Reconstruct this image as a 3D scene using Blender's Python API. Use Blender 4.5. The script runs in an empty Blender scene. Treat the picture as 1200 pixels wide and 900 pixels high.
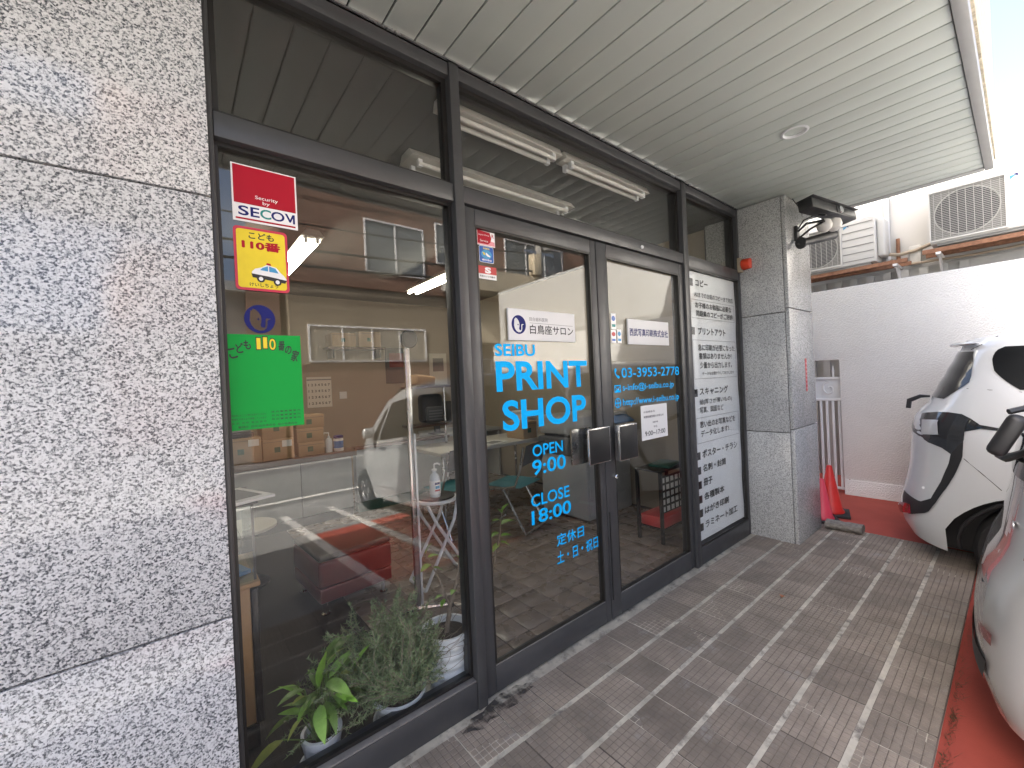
import bpy, bmesh, math, random
from mathutils import Vector, Matrix
R = math.radians
random.seed(7)
C = bpy.context.scene.collection

# ---------------------------------------------------------------- camera
CAM = Vector((0.0, -1.5, 1.386))
YAW, PITCH, ROLL, FPX = 0.682984, 0.004965, -0.0471066, 488.61
_f = Vector((math.sin(YAW)*math.cos(PITCH), math.cos(YAW)*math.cos(PITCH), -math.sin(PITCH)))
_r = Vector((math.cos(YAW), -math.sin(YAW), 0.0))
_u = _r.cross(_f)
CR = math.cos(ROLL)*_r + math.sin(ROLL)*_u
CU = -math.sin(ROLL)*_r + math.cos(ROLL)*_u
CF = _f
cd = bpy.data.cameras.new('Camera')
cam = bpy.data.objects.new('Camera', cd)
C.objects.link(cam)
cam.matrix_world = Matrix(((CR.x, CU.x, -CF.x, CAM.x), (CR.y, CU.y, -CF.y, CAM.y), (CR.z, CU.z, -CF.z, CAM.z), (0, 0, 0, 1)))
cd.sensor_fit = 'HORIZONTAL'; cd.sensor_width = 36.0; cd.lens = FPX/1200*36
cd.clip_start = 0.02; cd.clip_end = 600
sc = bpy.context.scene
sc.camera = cam

# ---------------------------------------------------------------- sky, sun, exposure
SUN_DIR = Vector((-0.72, 0.25, 0.80)).normalized()      # towards the sun: over the shop, from its left
w = bpy.data.worlds.new('World'); sc.world = w; w.use_nodes = True
nt = w.node_tree
for n in list(nt.nodes): nt.nodes.remove(n)
sky = nt.nodes.new('ShaderNodeTexSky'); sky.sky_type = 'NISHITA'; sky.sun_disc = False
sky.sun_elevation = math.asin(SUN_DIR.z); sky.sun_rotation = math.atan2(SUN_DIR.x, SUN_DIR.y)
sky.air_density = 0.75; sky.dust_density = 6.0; sky.ozone_density = 0.4
bg = nt.nodes.new('ShaderNodeBackground'); bg.inputs[1].default_value = 0.15
wo = nt.nodes.new('ShaderNodeOutputWorld')
nt.links.new(sky.outputs[0], bg.inputs[0]); nt.links.new(bg.outputs[0], wo.inputs[0])
sl = bpy.data.lights.new('Sun', 'SUN'); sl.energy = 5.0; sl.angle = R(0.5); sl.color = (1.0, 0.95, 0.87)
so = bpy.data.objects.new('Sun', sl); C.objects.link(so)
so.rotation_euler = (-SUN_DIR).to_track_quat('-Z', 'Y').to_euler(); so.location = (0, 0, 30)
vs = sc.view_settings
vs.view_transform = 'Standard'; vs.look = 'None'; vs.gamma = 1.0; vs.use_curve_mapping = False
vs.exposure = 2.55
sc.render.engine = 'CYCLES'
cy = sc.cycles
cy.max_bounces = 8; cy.transparent_max_bounces = 24; cy.glossy_bounces = 4; cy.diffuse_bounces = 4
cy.sample_clamp_indirect = 6.0; cy.caustics_reflective = False; cy.caustics_refractive = False
cy.use_denoising = True

# ---------------------------------------------------------------- photo pixel -> ray -> a plane the thing touches
def ray(u, v): return CR*((u-600)/FPX) + CU*(-(v-450)/FPX) + CF
def on_y(u, v, y):
    d = ray(u, v); return CAM + d*((y-CAM.y)/d.y)
def on_x(u, v, x):
    d = ray(u, v); return CAM + d*((x-CAM.x)/d.x)
def on_z(u, v, z):
    d = ray(u, v); return CAM + d*((z-CAM.z)/d.z)
def project(p):
    d = p-CAM; k = d.dot(CF)
    return (600+FPX*d.dot(CR)/k, 450-FPX*d.dot(CU)/k)

# ---------------------------------------------------------------- materials
M = {}
def nodes_of(m):
    return m.node_tree.nodes, m.node_tree.links
def base(name):
    m = bpy.data.materials.new(name); m.use_nodes = True
    return m, m.node_tree.nodes['Principled BSDF']
def mat(name, col, rough=0.5, metal=0.0, var=0.0, vscale=6.0, bump=0.0, bscale=40.0, bdist=0.002, rnd=0.0, spec=0.5, coat=0.0, dirt=None, rvar=0.0, sss=0):
    """plain surface with world-space colour mottling, fine relief and per-object tone"""
    m, p = base(name); N, L = nodes_of(m)
    p.inputs['Roughness'].default_value = rough; p.inputs['Metallic'].default_value = metal
    p.inputs['Specular IOR Level'].default_value = spec
    if coat: p.inputs['Coat Weight'].default_value = coat; p.inputs['Coat Roughness'].default_value = 0.03
    c = (*col, 1.0)
    if var or rnd or bump or dirt or rvar:
        g = N.new('ShaderNodeNewGeometry')
        rgb = N.new('ShaderNodeRGB'); rgb.outputs[0].default_value = c; out = rgb.outputs[0]
        if var:
            no = N.new('ShaderNodeTexNoise'); no.inputs['Scale'].default_value = vscale; no.inputs['Detail'].default_value = 6; no.inputs['Roughness'].default_value = 0.62
            L.new(g.outputs['Position'], no.inputs['Vector'])
            mr = N.new('ShaderNodeMapRange'); mr.inputs['From Min'].default_value = 0.25; mr.inputs['From Max'].default_value = 0.75
            mr.inputs['To Min'].default_value = 1-var; mr.inputs['To Max'].default_value = 1+var
            L.new(no.outputs['Fac'], mr.inputs['Value'])
            mx = N.new('ShaderNodeVectorMath'); mx.operation = 'SCALE'
            L.new(out, mx.inputs[0]); L.new(mr.outputs[0], mx.inputs['Scale']); out = mx.outputs[0]
        if rnd:
            oi = N.new('ShaderNodeObjectInfo')
            mr = N.new('ShaderNodeMapRange'); mr.inputs['To Min'].default_value = 1-rnd; mr.inputs['To Max'].default_value = 1+rnd
            L.new(oi.outputs['Random'], mr.inputs['Value'])
            mx = N.new('ShaderNodeVectorMath'); mx.operation = 'SCALE'
            L.new(out, mx.inputs[0]); L.new(mr.outputs[0], mx.inputs['Scale']); out = mx.outputs[0]
        if dirt:
            dc, ds, dth = dirt
            no = N.new('ShaderNodeTexNoise'); no.inputs['Scale'].default_value = ds; no.inputs['Detail'].default_value = 9; no.inputs['Roughness'].default_value = 0.7
            L.new(g.outputs['Position'], no.inputs['Vector'])
            rp = N.new('ShaderNodeMapRange'); rp.inputs['From Min'].default_value = dth; rp.inputs['From Max'].default_value = dth+0.16
            L.new(no.outputs['Fac'], rp.inputs['Value'])
            mx = N.new('ShaderNodeMix'); mx.data_type = 'RGBA'; mx.inputs['B'].default_value = (*dc, 1)
            L.new(rp.outputs[0], mx.inputs['Factor']); L.new(out, mx.inputs['A']); out = mx.outputs['Result']
        L.new(out, p.inputs['Base Color'])
        if rvar:
            no = N.new('ShaderNodeTexNoise'); no.inputs['Scale'].default_value = 9; no.inputs['Detail'].default_value = 5
            L.new(g.outputs['Position'], no.inputs['Vector'])
            mr = N.new('ShaderNodeMapRange'); mr.inputs['From Min'].default_value = 0.3; mr.inputs['From Max'].default_value = 0.7
            mr.inputs['To Min'].default_value = max(0.02, rough-rvar); mr.inputs['To Max'].default_value = min(1, rough+rvar)
            L.new(no.outputs['Fac'], mr.inputs['Value']); L.new(mr.outputs[0], p.inputs['Roughness'])
        if bump:
            no = N.new('ShaderNodeTexNoise'); no.inputs['Scale'].default_value = bscale; no.inputs['Detail'].default_value = 4
            L.new(g.outputs['Position'], no.inputs['Vector'])
            b = N.new('ShaderNodeBump'); b.inputs['Strength'].default_value = bump; b.inputs['Distance'].default_value = bdist
            L.new(no.outputs['Fac'], b.inputs['Height']); L.new(b.outputs[0], p.inputs['Normal'])
    else:
        p.inputs['Base Color'].default_value = c
    M[name] = m
    return m

def granite(name, stops, scale, rough, tint_var=0.06):
    """speckled polished stone: warped cells sorted into feldspar, quartz and mica tones"""
    m, p = base(name); N, L = nodes_of(m)
    g = N.new('ShaderNodeNewGeometry')
    n1 = N.new('ShaderNodeTexNoise'); n1.inputs['Scale'].default_value = scale*1.6; n1.inputs['Detail'].default_value = 2
    L.new(g.outputs['Position'], n1.inputs['Vector'])
    sc_ = N.new('ShaderNodeVectorMath'); sc_.operation = 'SCALE'; sc_.inputs['Scale'].default_value = .55/scale
    L.new(n1.outputs['Color'], sc_.inputs[0])
    ad = N.new('ShaderNodeVectorMath'); ad.operation = 'ADD'
    L.new(g.outputs['Position'], ad.inputs[0]); L.new(sc_.outputs[0], ad.inputs[1])
    v = N.new('ShaderNodeTexVoronoi'); v.inputs['Scale'].default_value = scale
    L.new(ad.outputs[0], v.inputs['Vector'])
    n2 = N.new('ShaderNodeTexNoise'); n2.inputs['Scale'].default_value = scale*0.9; n2.inputs['Detail'].default_value = 5; n2.inputs['Roughness'].default_value = 0.75
    L.new(ad.outputs[0], n2.inputs['Vector'])
    sx = N.new('ShaderNodeSeparateColor'); L.new(v.outputs['Color'], sx.inputs[0])
    mr = N.new('ShaderNodeMapRange'); mr.inputs['From Min'].default_value = 0.3; mr.inputs['From Max'].default_value = 0.7
    L.new(n2.outputs['Fac'], mr.inputs['Value'])
    mx = N.new('ShaderNodeMix'); mx.data_type = 'FLOAT'; mx.inputs['Factor'].default_value = 0.55
    L.new(sx.outputs[0], mx.inputs['A']); L.new(mr.outputs[0], mx.inputs['B'])
    cr = N.new('ShaderNodeValToRGB'); e = cr.color_ramp.elements
    while len(e) < len(stops): e.new(0.5)
    for el, (pos, col) in zip(e, stops): el.position = pos; el.color = (*col, 1)
    L.new(mx.outputs['Result'], cr.inputs[0])
    n3 = N.new('ShaderNodeTexNoise'); n3.inputs['Scale'].default_value = 1.7; n3.inputs['Detail'].default_value = 5
    L.new(g.outputs['Position'], n3.inputs['Vector'])
    m3 = N.new('ShaderNodeMapRange'); m3.inputs['From Min'].default_value = .3; m3.inputs['From Max'].default_value = .7
    m3.inputs['To Min'].default_value = 1-tint_var; m3.inputs['To Max'].default_value = 1+tint_var
    L.new(n3.outputs['Fac'], m3.inputs['Value'])
    vm = N.new('ShaderNodeVectorMath'); vm.operation = 'SCALE'
    L.new(cr.outputs[0], vm.inputs[0]); L.new(m3.outputs[0], vm.inputs['Scale'])
    L.new(vm.outputs[0], p.inputs['Base Color'])
    p.inputs['Roughness'].default_value = rough; p.inputs['Specular IOR Level'].default_value = .6
    M[name] = m
    return m

def glass(name, tint, r0, dirt=0.0):
    """a flat pane: clear, with the mirror image both of its faces give (Schlick on the real view angle)"""
    m = bpy.data.materials.new(name); m.use_nodes = True; N, L = nodes_of(m)
    for n in list(N): N.remove(n)
    o = N.new('ShaderNodeOutputMaterial'); t = N.new('ShaderNodeBsdfTransparent'); t.inputs[0].default_value = (*tint, 1)
    gl = N.new('ShaderNodeBsdfGlossy'); gl.inputs['Roughness'].default_value = 0.0
    g = N.new('ShaderNodeNewGeometry'); d = N.new('ShaderNodeVectorMath'); d.operation = 'DOT_PRODUCT'
    L.new(g.outputs['Normal'], d.inputs[0]); L.new(g.outputs['Incoming'], d.inputs[1])
    a = N.new('ShaderNodeMath'); a.operation = 'ABSOLUTE'; L.new(d.outputs['Value'], a.inputs[0])
    s = N.new('ShaderNodeMath'); s.operation = 'SUBTRACT'; s.inputs[0].default_value = 1; L.new(a.outputs[0], s.inputs[1])
    pw = N.new('ShaderNodeMath'); pw.operation = 'POWER'; pw.inputs[1].default_value = 5; L.new(s.outputs[0], pw.inputs[0])
    ma = N.new('ShaderNodeMath'); ma.operation = 'MULTIPLY_ADD'; ma.inputs[1].default_value = 1-r0; ma.inputs[2].default_value = r0
    L.new(pw.outputs[0], ma.inputs[0])
    mx = N.new('ShaderNodeMixShader'); L.new(ma.outputs[0], mx.inputs[0]); L.new(t.outputs[0], mx.inputs[1]); L.new(gl.outputs[0], mx.inputs[2])
    L.new(mx.outputs[0], o.inputs[0])
    M[name] = m
    return m

def emit(name, col, strength):
    m = bpy.data.materials.new(name); m.use_nodes = True; N, L = nodes_of(m)
    for n in list(N): N.remove(n)
    o = N.new('ShaderNodeOutputMaterial'); e = N.new('ShaderNodeEmission')
    e.inputs[0].default_value = (*col, 1); e.inputs[1].default_value = strength
    L.new(e.outputs[0], o.inputs[0]); M[name] = m
    return m

def brickmat(name, c1, c2, mortar, sx, bw, bh, ms, rough=0.8, bump=0.4):
    """far brickwork in world x/z"""
    m, p = base(name); N, L = nodes_of(m)
    g = N.new('ShaderNodeNewGeometry'); s = N.new('ShaderNodeSeparateXYZ'); L.new(g.outputs['Position'], s.inputs[0])
    ad = N.new('ShaderNodeMath'); ad.operation = 'ADD'; L.new(s.outputs[0], ad.inputs[0]); L.new(s.outputs[1], ad.inputs[1])
    c = N.new('ShaderNodeCombineXYZ'); L.new(ad.outputs[0], c.inputs[0]); L.new(s.outputs[2], c.inputs[1])
    b = N.new('ShaderNodeTexBrick'); b.inputs['Color1'].default_value = (*c1, 1); b.inputs['Color2'].default_value = (*c2, 1); b.inputs['Mortar'].default_value = (*mortar, 1)
    b.inputs['Scale'].default_value = sx; b.inputs['Brick Width'].default_value = bw; b.inputs['Row Height'].default_value = bh; b.inputs['Mortar Size'].default_value = ms
    L.new(c.outputs[0], b.inputs['Vector'])
    no = N.new('ShaderNodeTexNoise'); no.inputs['Scale'].default_value = 0.8; no.inputs['Detail'].default_value = 6; L.new(g.outputs['Position'], no.inputs['Vector'])
    mr = N.new('ShaderNodeMapRange'); mr.inputs['To Min'].default_value = .75; mr.inputs['To Max'].default_value = 1.25; L.new(no.outputs['Fac'], mr.inputs['Value'])
    vm = N.new('ShaderNodeVectorMath'); vm.operation = 'SCALE'; L.new(b.outputs['Color'], vm.inputs[0]); L.new(mr.outputs[0], vm.inputs['Scale'])
    L.new(vm.outputs[0], p.inputs['Base Color']); p.inputs['Roughness'].default_value = rough
    bu = N.new('ShaderNodeBump'); bu.inputs['Strength'].default_value = bump; bu.inputs['Distance'].default_value = .01
    iv = N.new('ShaderNodeMath'); iv.operation = 'SUBTRACT'; iv.inputs[0].default_value = 1; L.new(b.outputs['Fac'], iv.inputs[1])
    L.new(iv.outputs[0], bu.inputs['Height']); L.new(bu.outputs[0], p.inputs['Normal'])
    M[name] = m
    return m

granite('granite_light', [(0.0, (.022, .024, .028)), (.25, (.060, .065, .074)), (.36, (.19, .202, .218)), (.45, (.41, .418, .428)), (.56, (.60, .608, .618)), (1.0, (.75, .758, .768))], 215, 0.12)
granite('granite_pillar', [(0.0, (.10, .10, .098)), (.25, (.21, .213, .208)), (.42, (.36, .365, .355)), (.6, (.47, .475, .46)), (1.0, (.58, .585, .57))], 165, 0.24)
mat('joint', (.12, .115, .11), .8)
mat('slat_metal', (.54, .58, .53), .36, .10, var=.05, vscale=1.4, rnd=.035, rvar=.06)
mat('slat_gap', (.03, .03, .03), .8)
mat('trim_metal', (.40, .40, .385), .42, .3, var=.08, vscale=5)
mat('frame_bronze', (.072, .073, .076), .40, .35, var=.10, vscale=7, bump=.05, bscale=220, bdist=.0006, rvar=.08)
mat('gasket', (.012, .011, .010), .42)
mat('sill_dust', (.19, .18, .17), .6, .2, var=.25, vscale=20)
glass('pane_glass', (.982, .988, .984), .046)
glass('clear_glass', (.90, .95, .93), .045)
mat('steel', (.62, .62, .62), .24, .95, rvar=.08)
mat('chrome', (.75, .75, .76), .12, 1.0)
mat('handle_black', (.014, .015, .016), .45, 0, var=.3, vscale=18, rvar=.08)
mat('white_metal', (.74, .75, .75), .38, var=.04, vscale=12)
mat('black_plastic', (.018, .018, .019), .42, rvar=.12)
mat('dark_grey', (.06, .062, .065), .5)
mat('rubber', (.02, .02, .02), .75, bump=.2, bscale=120)
mat('paver', (.235, .196, .158), .72, var=.30, vscale=7, rnd=.22, bump=.35, bscale=260, bdist=.0012, dirt=((.30, .285, .26), 5.5, .58), rvar=.12)
mat('paver_groove', (.16, .132, .108), .9, var=.3, vscale=30)
mat('mortar', (.52, .475, .39), .92, var=.4, vscale=7, bump=.6, bscale=120, bdist=.003, dirt=((.17, .15, .13), 9, .50))
mat('stain', (.05, .045, .042), .55, var=.4, vscale=40)
_N, _L = nodes_of(M['stain'])
_g = _N.new('ShaderNodeNewGeometry'); _n = _N.new('ShaderNodeTexNoise'); _n.inputs['Scale'].default_value = 22; _n.inputs['Detail'].default_value = 6
_L.new(_g.outputs['Position'], _n.inputs['Vector'])
_r2 = _N.new('ShaderNodeMapRange'); _r2.inputs['From Min'].default_value = .40; _r2.inputs['From Max'].default_value = .62; _r2.inputs['To Max'].default_value = .92
_L.new(_n.outputs['Fac'], _r2.inputs['Value']); _L.new(_r2.outputs[0], _N['Principled BSDF'].inputs['Alpha'])
mat('red_paint', (.36, .074, .053), .75, spec=.2, var=.16, vscale=2.2, bump=.45, bscale=170, bdist=.002, dirt=((.23, .075, .06), 3.2, .60))
mat('line_paint', (.62, .61, .58), .7, var=.15, vscale=14, dirt=((.35, .2, .17), 20, .6))
mat('asphalt', (.13, .13, .13), .9, var=.25, vscale=1.5, bump=.5, bscale=130, bdist=.004)
mat('stucco', (.76, .755, .725), .85, var=.05, vscale=2.5, bump=1.0, bscale=80, bdist=.010, dirt=((.62, .62, .61), 2.6, .62))
mat('plaster_white', (.54, .54, .52), .8, var=.05, vscale=1.6, bump=.15, bscale=60, dirt=((.55, .54, .51), 2.1, .63))
mat('siding', (.42, .42, .40), .7, var=.12, vscale=4)
mat('fascia_stone', (.60, .53, .40), .75, var=.3, vscale=22, bump=.9, bscale=18, bdist=.03)
mat('floor_tile', (.25, .20, .165), .30, var=.14, vscale=7, rnd=.10, rvar=.10, bump=.08, bscale=30)
mat('floor_grout', (.045, .042, .040), .85)
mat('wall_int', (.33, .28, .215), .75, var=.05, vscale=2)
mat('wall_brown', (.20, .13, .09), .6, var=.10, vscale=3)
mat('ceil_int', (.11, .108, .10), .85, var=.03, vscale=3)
mat('counter_panel', (.40, .44, .45), .42, var=.10, vscale=5)
mat('counter_wood', (.085, .045, .030), .35, var=.2, vscale=14)
mat('green_skirt', (.03, .10, .075), .45)
mat('cardboard', (.38, .26, .155), .8, var=.08, vscale=9)
mat('carton_mark', (.02, .10, .06), .6)
mat('paper', (.74, .74, .73), .55, var=.02, vscale=8)
mat('paper_warm', (.68, .64, .56), .6)
mat('sheet_white', (.86, .88, .88), .5, var=.04, vscale=5, bump=.3, bscale=7, bdist=.01)
mat('ink_black', (.02, .02, .022), .6)
mat('ink_grey', (.16, .16, .165), .6)
mat('vinyl_blue', (.0, .44, .93), .6, spec=.15)
mat('navy', (.012, .016, .14), .55, spec=.2)
mat('crimson', (.40, .006, .022), .5, spec=.25)
mat('pale_pink', (.72, .30, .34), .4)
mat('sticker_white', (.82, .82, .82), .35)
mat('teal_print', (.0, .22, .20), .4)
mat('yellow_print', (.80, .62, .02), .5, var=.05, vscale=30)
mat('pink_rim', (.55, .03, .07), .4)
mat('green_print', (.0, .33, .045), .5, spec=.25)
mat('green_ink', (.01, .085, .02), .5)
mat('blue_sticker', (.01, .10, .40), .35)
mat('red_sticker', (.50, .045, .045), .4)
mat('sky_sticker', (.05, .30, .55), .4)
mat('red_leather', (.17, .014, .014), .30, var=.12, vscale=10, bump=.12, bscale=300)
mat('leather_reflection', (.045, .035, .026), .28, var=.1, vscale=10)
mat('pot_white', (.80, .82, .82), .38, var=.05, vscale=14)
mat('soil', (.05, .038, .028), .95, var=.5, vscale=70, bump=1, bscale=160, bdist=.006)
mat('leaf_glossy', (.17, .29, .065), .38, var=.25, vscale=25, rnd=.35)
mat('leaf_yellow', (.32, .36, .08), .42, var=.25, vscale=25, rnd=.2)
mat('leaf_bright', (.19, .37, .05), .40, var=.2, vscale=25, rnd=.2)
mat('rosemary', (.17, .235, .105), .6, var=.45, vscale=22)
mat('twig', (.20, .16, .12), .85, var=.3, vscale=50)
mat('bark', (.20, .155, .115), .85, var=.25, vscale=60, bump=.5, bscale=120)
mat('wood_oak', (.42, .255, .115), .42, var=.14, vscale=6)
mat('teal_seat', (.03, .17, .20), .65)
mat('table_top', (.50, .48, .43), .35)
mat('grey_machine', (.36, .36, .35), .45)
mat('bottle_clear', (.66, .70, .74), .25)
mat('label_blue', (.05, .20, .50), .4)
mat('cone_red', (.62, .028, .022), .45, var=.08, vscale=20)
mat('cone_pink', (.70, .06, .10), .45)
mat('weathered', (.20, .18, .155), .9, var=.4, vscale=30, bump=1, bscale=60, bdist=.01)
mat('beacon_red', (.75, .07, .03), .25)
mat('beige_plastic', (.36, .30, .22), .5)
mat('frosted', (.62, .60, .56), .3)
mat('ac_white', (.58, .58, .55), .42, var=.04, vscale=8)
mat('ac_dark', (.22, .22, .205), .6)
mat('ac_wire', (.46, .46, .43), .45)
mat('rust', (.26, .13, .075), .8, var=.35, vscale=25)
mat('car_pearl', (.64, .655, .655), .28, .0, coat=1.0)
mat('car_silver', (.60, .605, .60), .26, .35, coat=1.0)
mat('car_glass', (.012, .013, .014), .06, spec=.4)
mat('car_black', (.010, .010, .011), .10, coat=.6)
mat('car_trim', (.02, .02, .021), .5)
mat('lamp_clear', (.62, .63, .64), .10, .3)
mat('lamp_red', (.24, .008, .012), .10, coat=.8)
mat('panel_gap', (.02, .02, .02), .7)
mat('tyre', (.016, .016, .016), .8, bump=.3, bscale=90)
mat('rim', (.42, .42, .43), .3, .8)
brickmat('brick_far', (.25, .125, .080), (.19, .090, .058), (.20, .15, .12), 1.0, .23, .075, .012)
brickmat('concrete_far', (.27, .225, .165), (.26, .215, .155), (.18, .15, .115), 1.0, 1.8, .9, .012, bump=.2)
mat('cream_far', (.58, .50, .36), .8, var=.08, vscale=1.2)
mat('grey_far', (.40, .40, .39), .8, var=.08, vscale=1.2)
mat('blind_far', (.36, .33, .27), .7)
mat('blind_slat', (.42, .39, .32), .6)
mat('win_far', (.16, .18, .19), .12)
mat('pole_concrete', (.36, .35, .32), .85, var=.1, vscale=3)
mat('cable', (.02, .02, .02), .6)
mat('weed', (.07, .08, .035), .8, var=.4, vscale=30)
mat('dry_leaf', (.42, .16, .08), .7)
emit('tube_on', (1.0, .93, .76), 10.0)
mat('lamp_pan', (.30, .29, .26), .6)
mat('joint_dark', (.055, .048, .042), .9)
mat('house_far', (.30, .30, .30), .8, var=.08, vscale=1.2)
mat('apron', (.24, .24, .235), .9, var=.15, vscale=2, bump=.3, bscale=90)

# ---------------------------------------------------------------- mesh building
WO = {}                     # world origin of every object built
ZERO = Vector((0, 0, 0))
def worigin(o): return WO[o.name] if o is not None else ZERO
def tag(o, label, cat, group=None):
    o['label'] = label; o['category'] = cat
    if group: o['group'] = group
    return o
def thing(name, label, cat, loc=(0, 0, 0), group=None):
    o = bpy.data.objects.new(name, None); C.objects.link(o); o.empty_display_size = .1
    o.location = loc; WO[o.name] = Vector(loc)
    return tag(o, label, cat, group)
def link(name, me, parent=None, loc=None):
    o = bpy.data.objects.new(name, me); C.objects.link(o)
    loc = Vector(loc) if loc is not None else Vector((0, 0, 0))
    if parent is not None:
        o.parent = parent; o.location = loc-worigin(parent)
    else:
        o.location = loc
    WO[o.name] = loc
    return o

class MB:
    """collects shapes in world coordinates; build() links them as one mesh object"""
    def __init__(s): s.v = []; s.f = []
    def add(s, vs, fs):
        n = len(s.v); s.v += [Vector(p) for p in vs]; s.f += [[i+n for i in f] for f in fs]; return s
    def box(s, x0, x1, y0, y1, z0, z1):
        return s.add([(x0, y0, z0), (x1, y0, z0), (x1, y1, z0), (x0, y1, z0), (x0, y0, z1), (x1, y0, z1), (x1, y1, z1), (x0, y1, z1)],
                     [(0, 3, 2, 1), (4, 5, 6, 7), (0, 1, 5, 4), (1, 2, 6, 5), (2, 3, 7, 6), (3, 0, 4, 7)])
    def obox(s, c, size, rot=(0, 0, 0)):
        m = Matrix.Translation(Vector(c)) @ (Matrix.Rotation(rot[2], 4, 'Z') @ Matrix.Rotation(rot[1], 4, 'Y') @ Matrix.Rotation(rot[0], 4, 'X'))
        b = MB().box(-size[0]/2, size[0]/2, -size[1]/2, size[1]/2, -size[2]/2, size[2]/2)
        return s.add([m @ p for p in b.v], b.f)
    def tube(s, pts, r, n=8, cap=True, flat=1.0):
        pts = [Vector(p) for p in pts]; rs = r if isinstance(r, (list, tuple)) else [r]*len(pts)
        vs = []; fs = []; prev = None
        for i, p in enumerate(pts):
            t = (pts[min(i+1, len(pts)-1)]-pts[max(i-1, 0)]).normalized()
            if prev is None:
                a = Vector((0, 0, 1)) if abs(t.z) < .9 else Vector((1, 0, 0)); e = t.cross(a).normalized()
            else:
                e = (prev-t*prev.dot(t)).normalized()
            prev = e; b = t.cross(e)
            for k in range(n):
                th = 2*math.pi*k/n; vs.append(p+(e*math.cos(th)+b*math.sin(th)*flat)*rs[i])
        for i in range(len(pts)-1):
            for k in range(n):
                a = i*n+k; b2 = i*n+(k+1) % n; fs.append((a, b2, b2+n, a+n))
        if cap: fs.append(tuple(range(n-1, -1, -1))); fs.append(tuple(range((len(pts)-1)*n, len(pts)*n)))
        return s.add(vs, fs)
    def lathe(s, prof, c=(0, 0, 0), n=24, m=None, cap=True):
        """prof: (radius, height) pairs about +Z, optionally turned by matrix m"""
        vs = []; fs = []; c = Vector(c)
        for r, z in prof:
            for k in range(n):
                p = Vector((r*math.cos(2*math.pi*k/n), r*math.sin(2*math.pi*k/n), z)); vs.append(c+(m @ p if m else p))
        for i in range(len(prof)-1):
            for k in range(n):
                a = i*n+k; b = i*n+(k+1) % n; fs.append((a, b, b+n, a+n))
        if cap: fs.append(tuple(range(n-1, -1, -1))); fs.append(tuple(range((len(prof)-1)*n, len(prof)*n)))
        return s.add(vs, fs)
    def prism(s, poly, f0, f1):
        """poly of 2-D points; f0 / f1 map a 2-D point to the front / back 3-D point"""
        n = len(poly)
        return s.add([f0(p) for p in poly]+[f1(p) for p in poly],
                     [tuple(range(n)), tuple(range(2*n-1, n-1, -1))]+[(i, i+n, (i+1) % n+n, (i+1) % n) for i in range(n)])
    def grid(s, rows):
        nr, nc = len(rows), len(rows[0])
        return s.add([p for r_ in rows for p in r_], [(i*nc+j, i*nc+j+1, (i+1)*nc+j+1, (i+1)*nc+j) for i in range(nr-1) for j in range(nc-1)])
    def mesh(s, name, m, smooth=False, bevel=0, origin=ZERO, seg=2, angle=35, fix=True):
        me = bpy.data.meshes.new(name)
        me.from_pydata([p-origin for p in s.v], [], s.f)
        bm = bmesh.new(); bm.from_mesh(me)
        if fix: bmesh.ops.recalc_face_normals(bm, faces=bm.faces)
        if bevel:
            ed = [e for e in bm.edges if len(e.link_faces) == 2 and e.calc_face_angle(0) > R(30)]
            bmesh.ops.bevel(bm, geom=ed, offset=bevel, segments=seg, affect='EDGES', clamp_overlap=True, profile=.5)
        bm.to_mesh(me); bm.free()
        if smooth or bevel:
            for p in me.polygons: p.use_smooth = True
            me.set_sharp_from_angle(angle=R(angle))
        me.materials.append(M[m] if isinstance(m, str) else m)
        return me
    def build(s, name, m, parent=None, smooth=False, bevel=0, seg=2, angle=35, label=None, loc=None, fix=True):
        xs = [p.x for p in s.v]; ys = [p.y for p in s.v]; zs = [p.z for p in s.v]
        o = Vector(loc) if loc is not None else Vector(((min(xs)+max(xs))/2, (min(ys)+max(ys))/2, min(zs)))
        ob = link(name, s.mesh(name, m, smooth, bevel, o, seg, angle, fix), parent, o)
        if label: ob['label'] = label
        return ob

def copy_tree(o, parent, delta):
    """a copy of a thing, its parts and their sub-parts"""
    c = o.copy(); C.objects.link(c); WO[c.name] = worigin(o)+Vector(delta)
    if parent is not None: c.parent = parent
    else: c.location = o.location+Vector(delta)
    for ch in [x for x in CH.get(o.name, [])]:
        copy_tree(ch, c, delta)
    return c
CH = {}
def index_children():
    CH.clear()
    for o in C.objects:
        if o.parent: CH.setdefault(o.parent.name, []).append(o)

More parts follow.
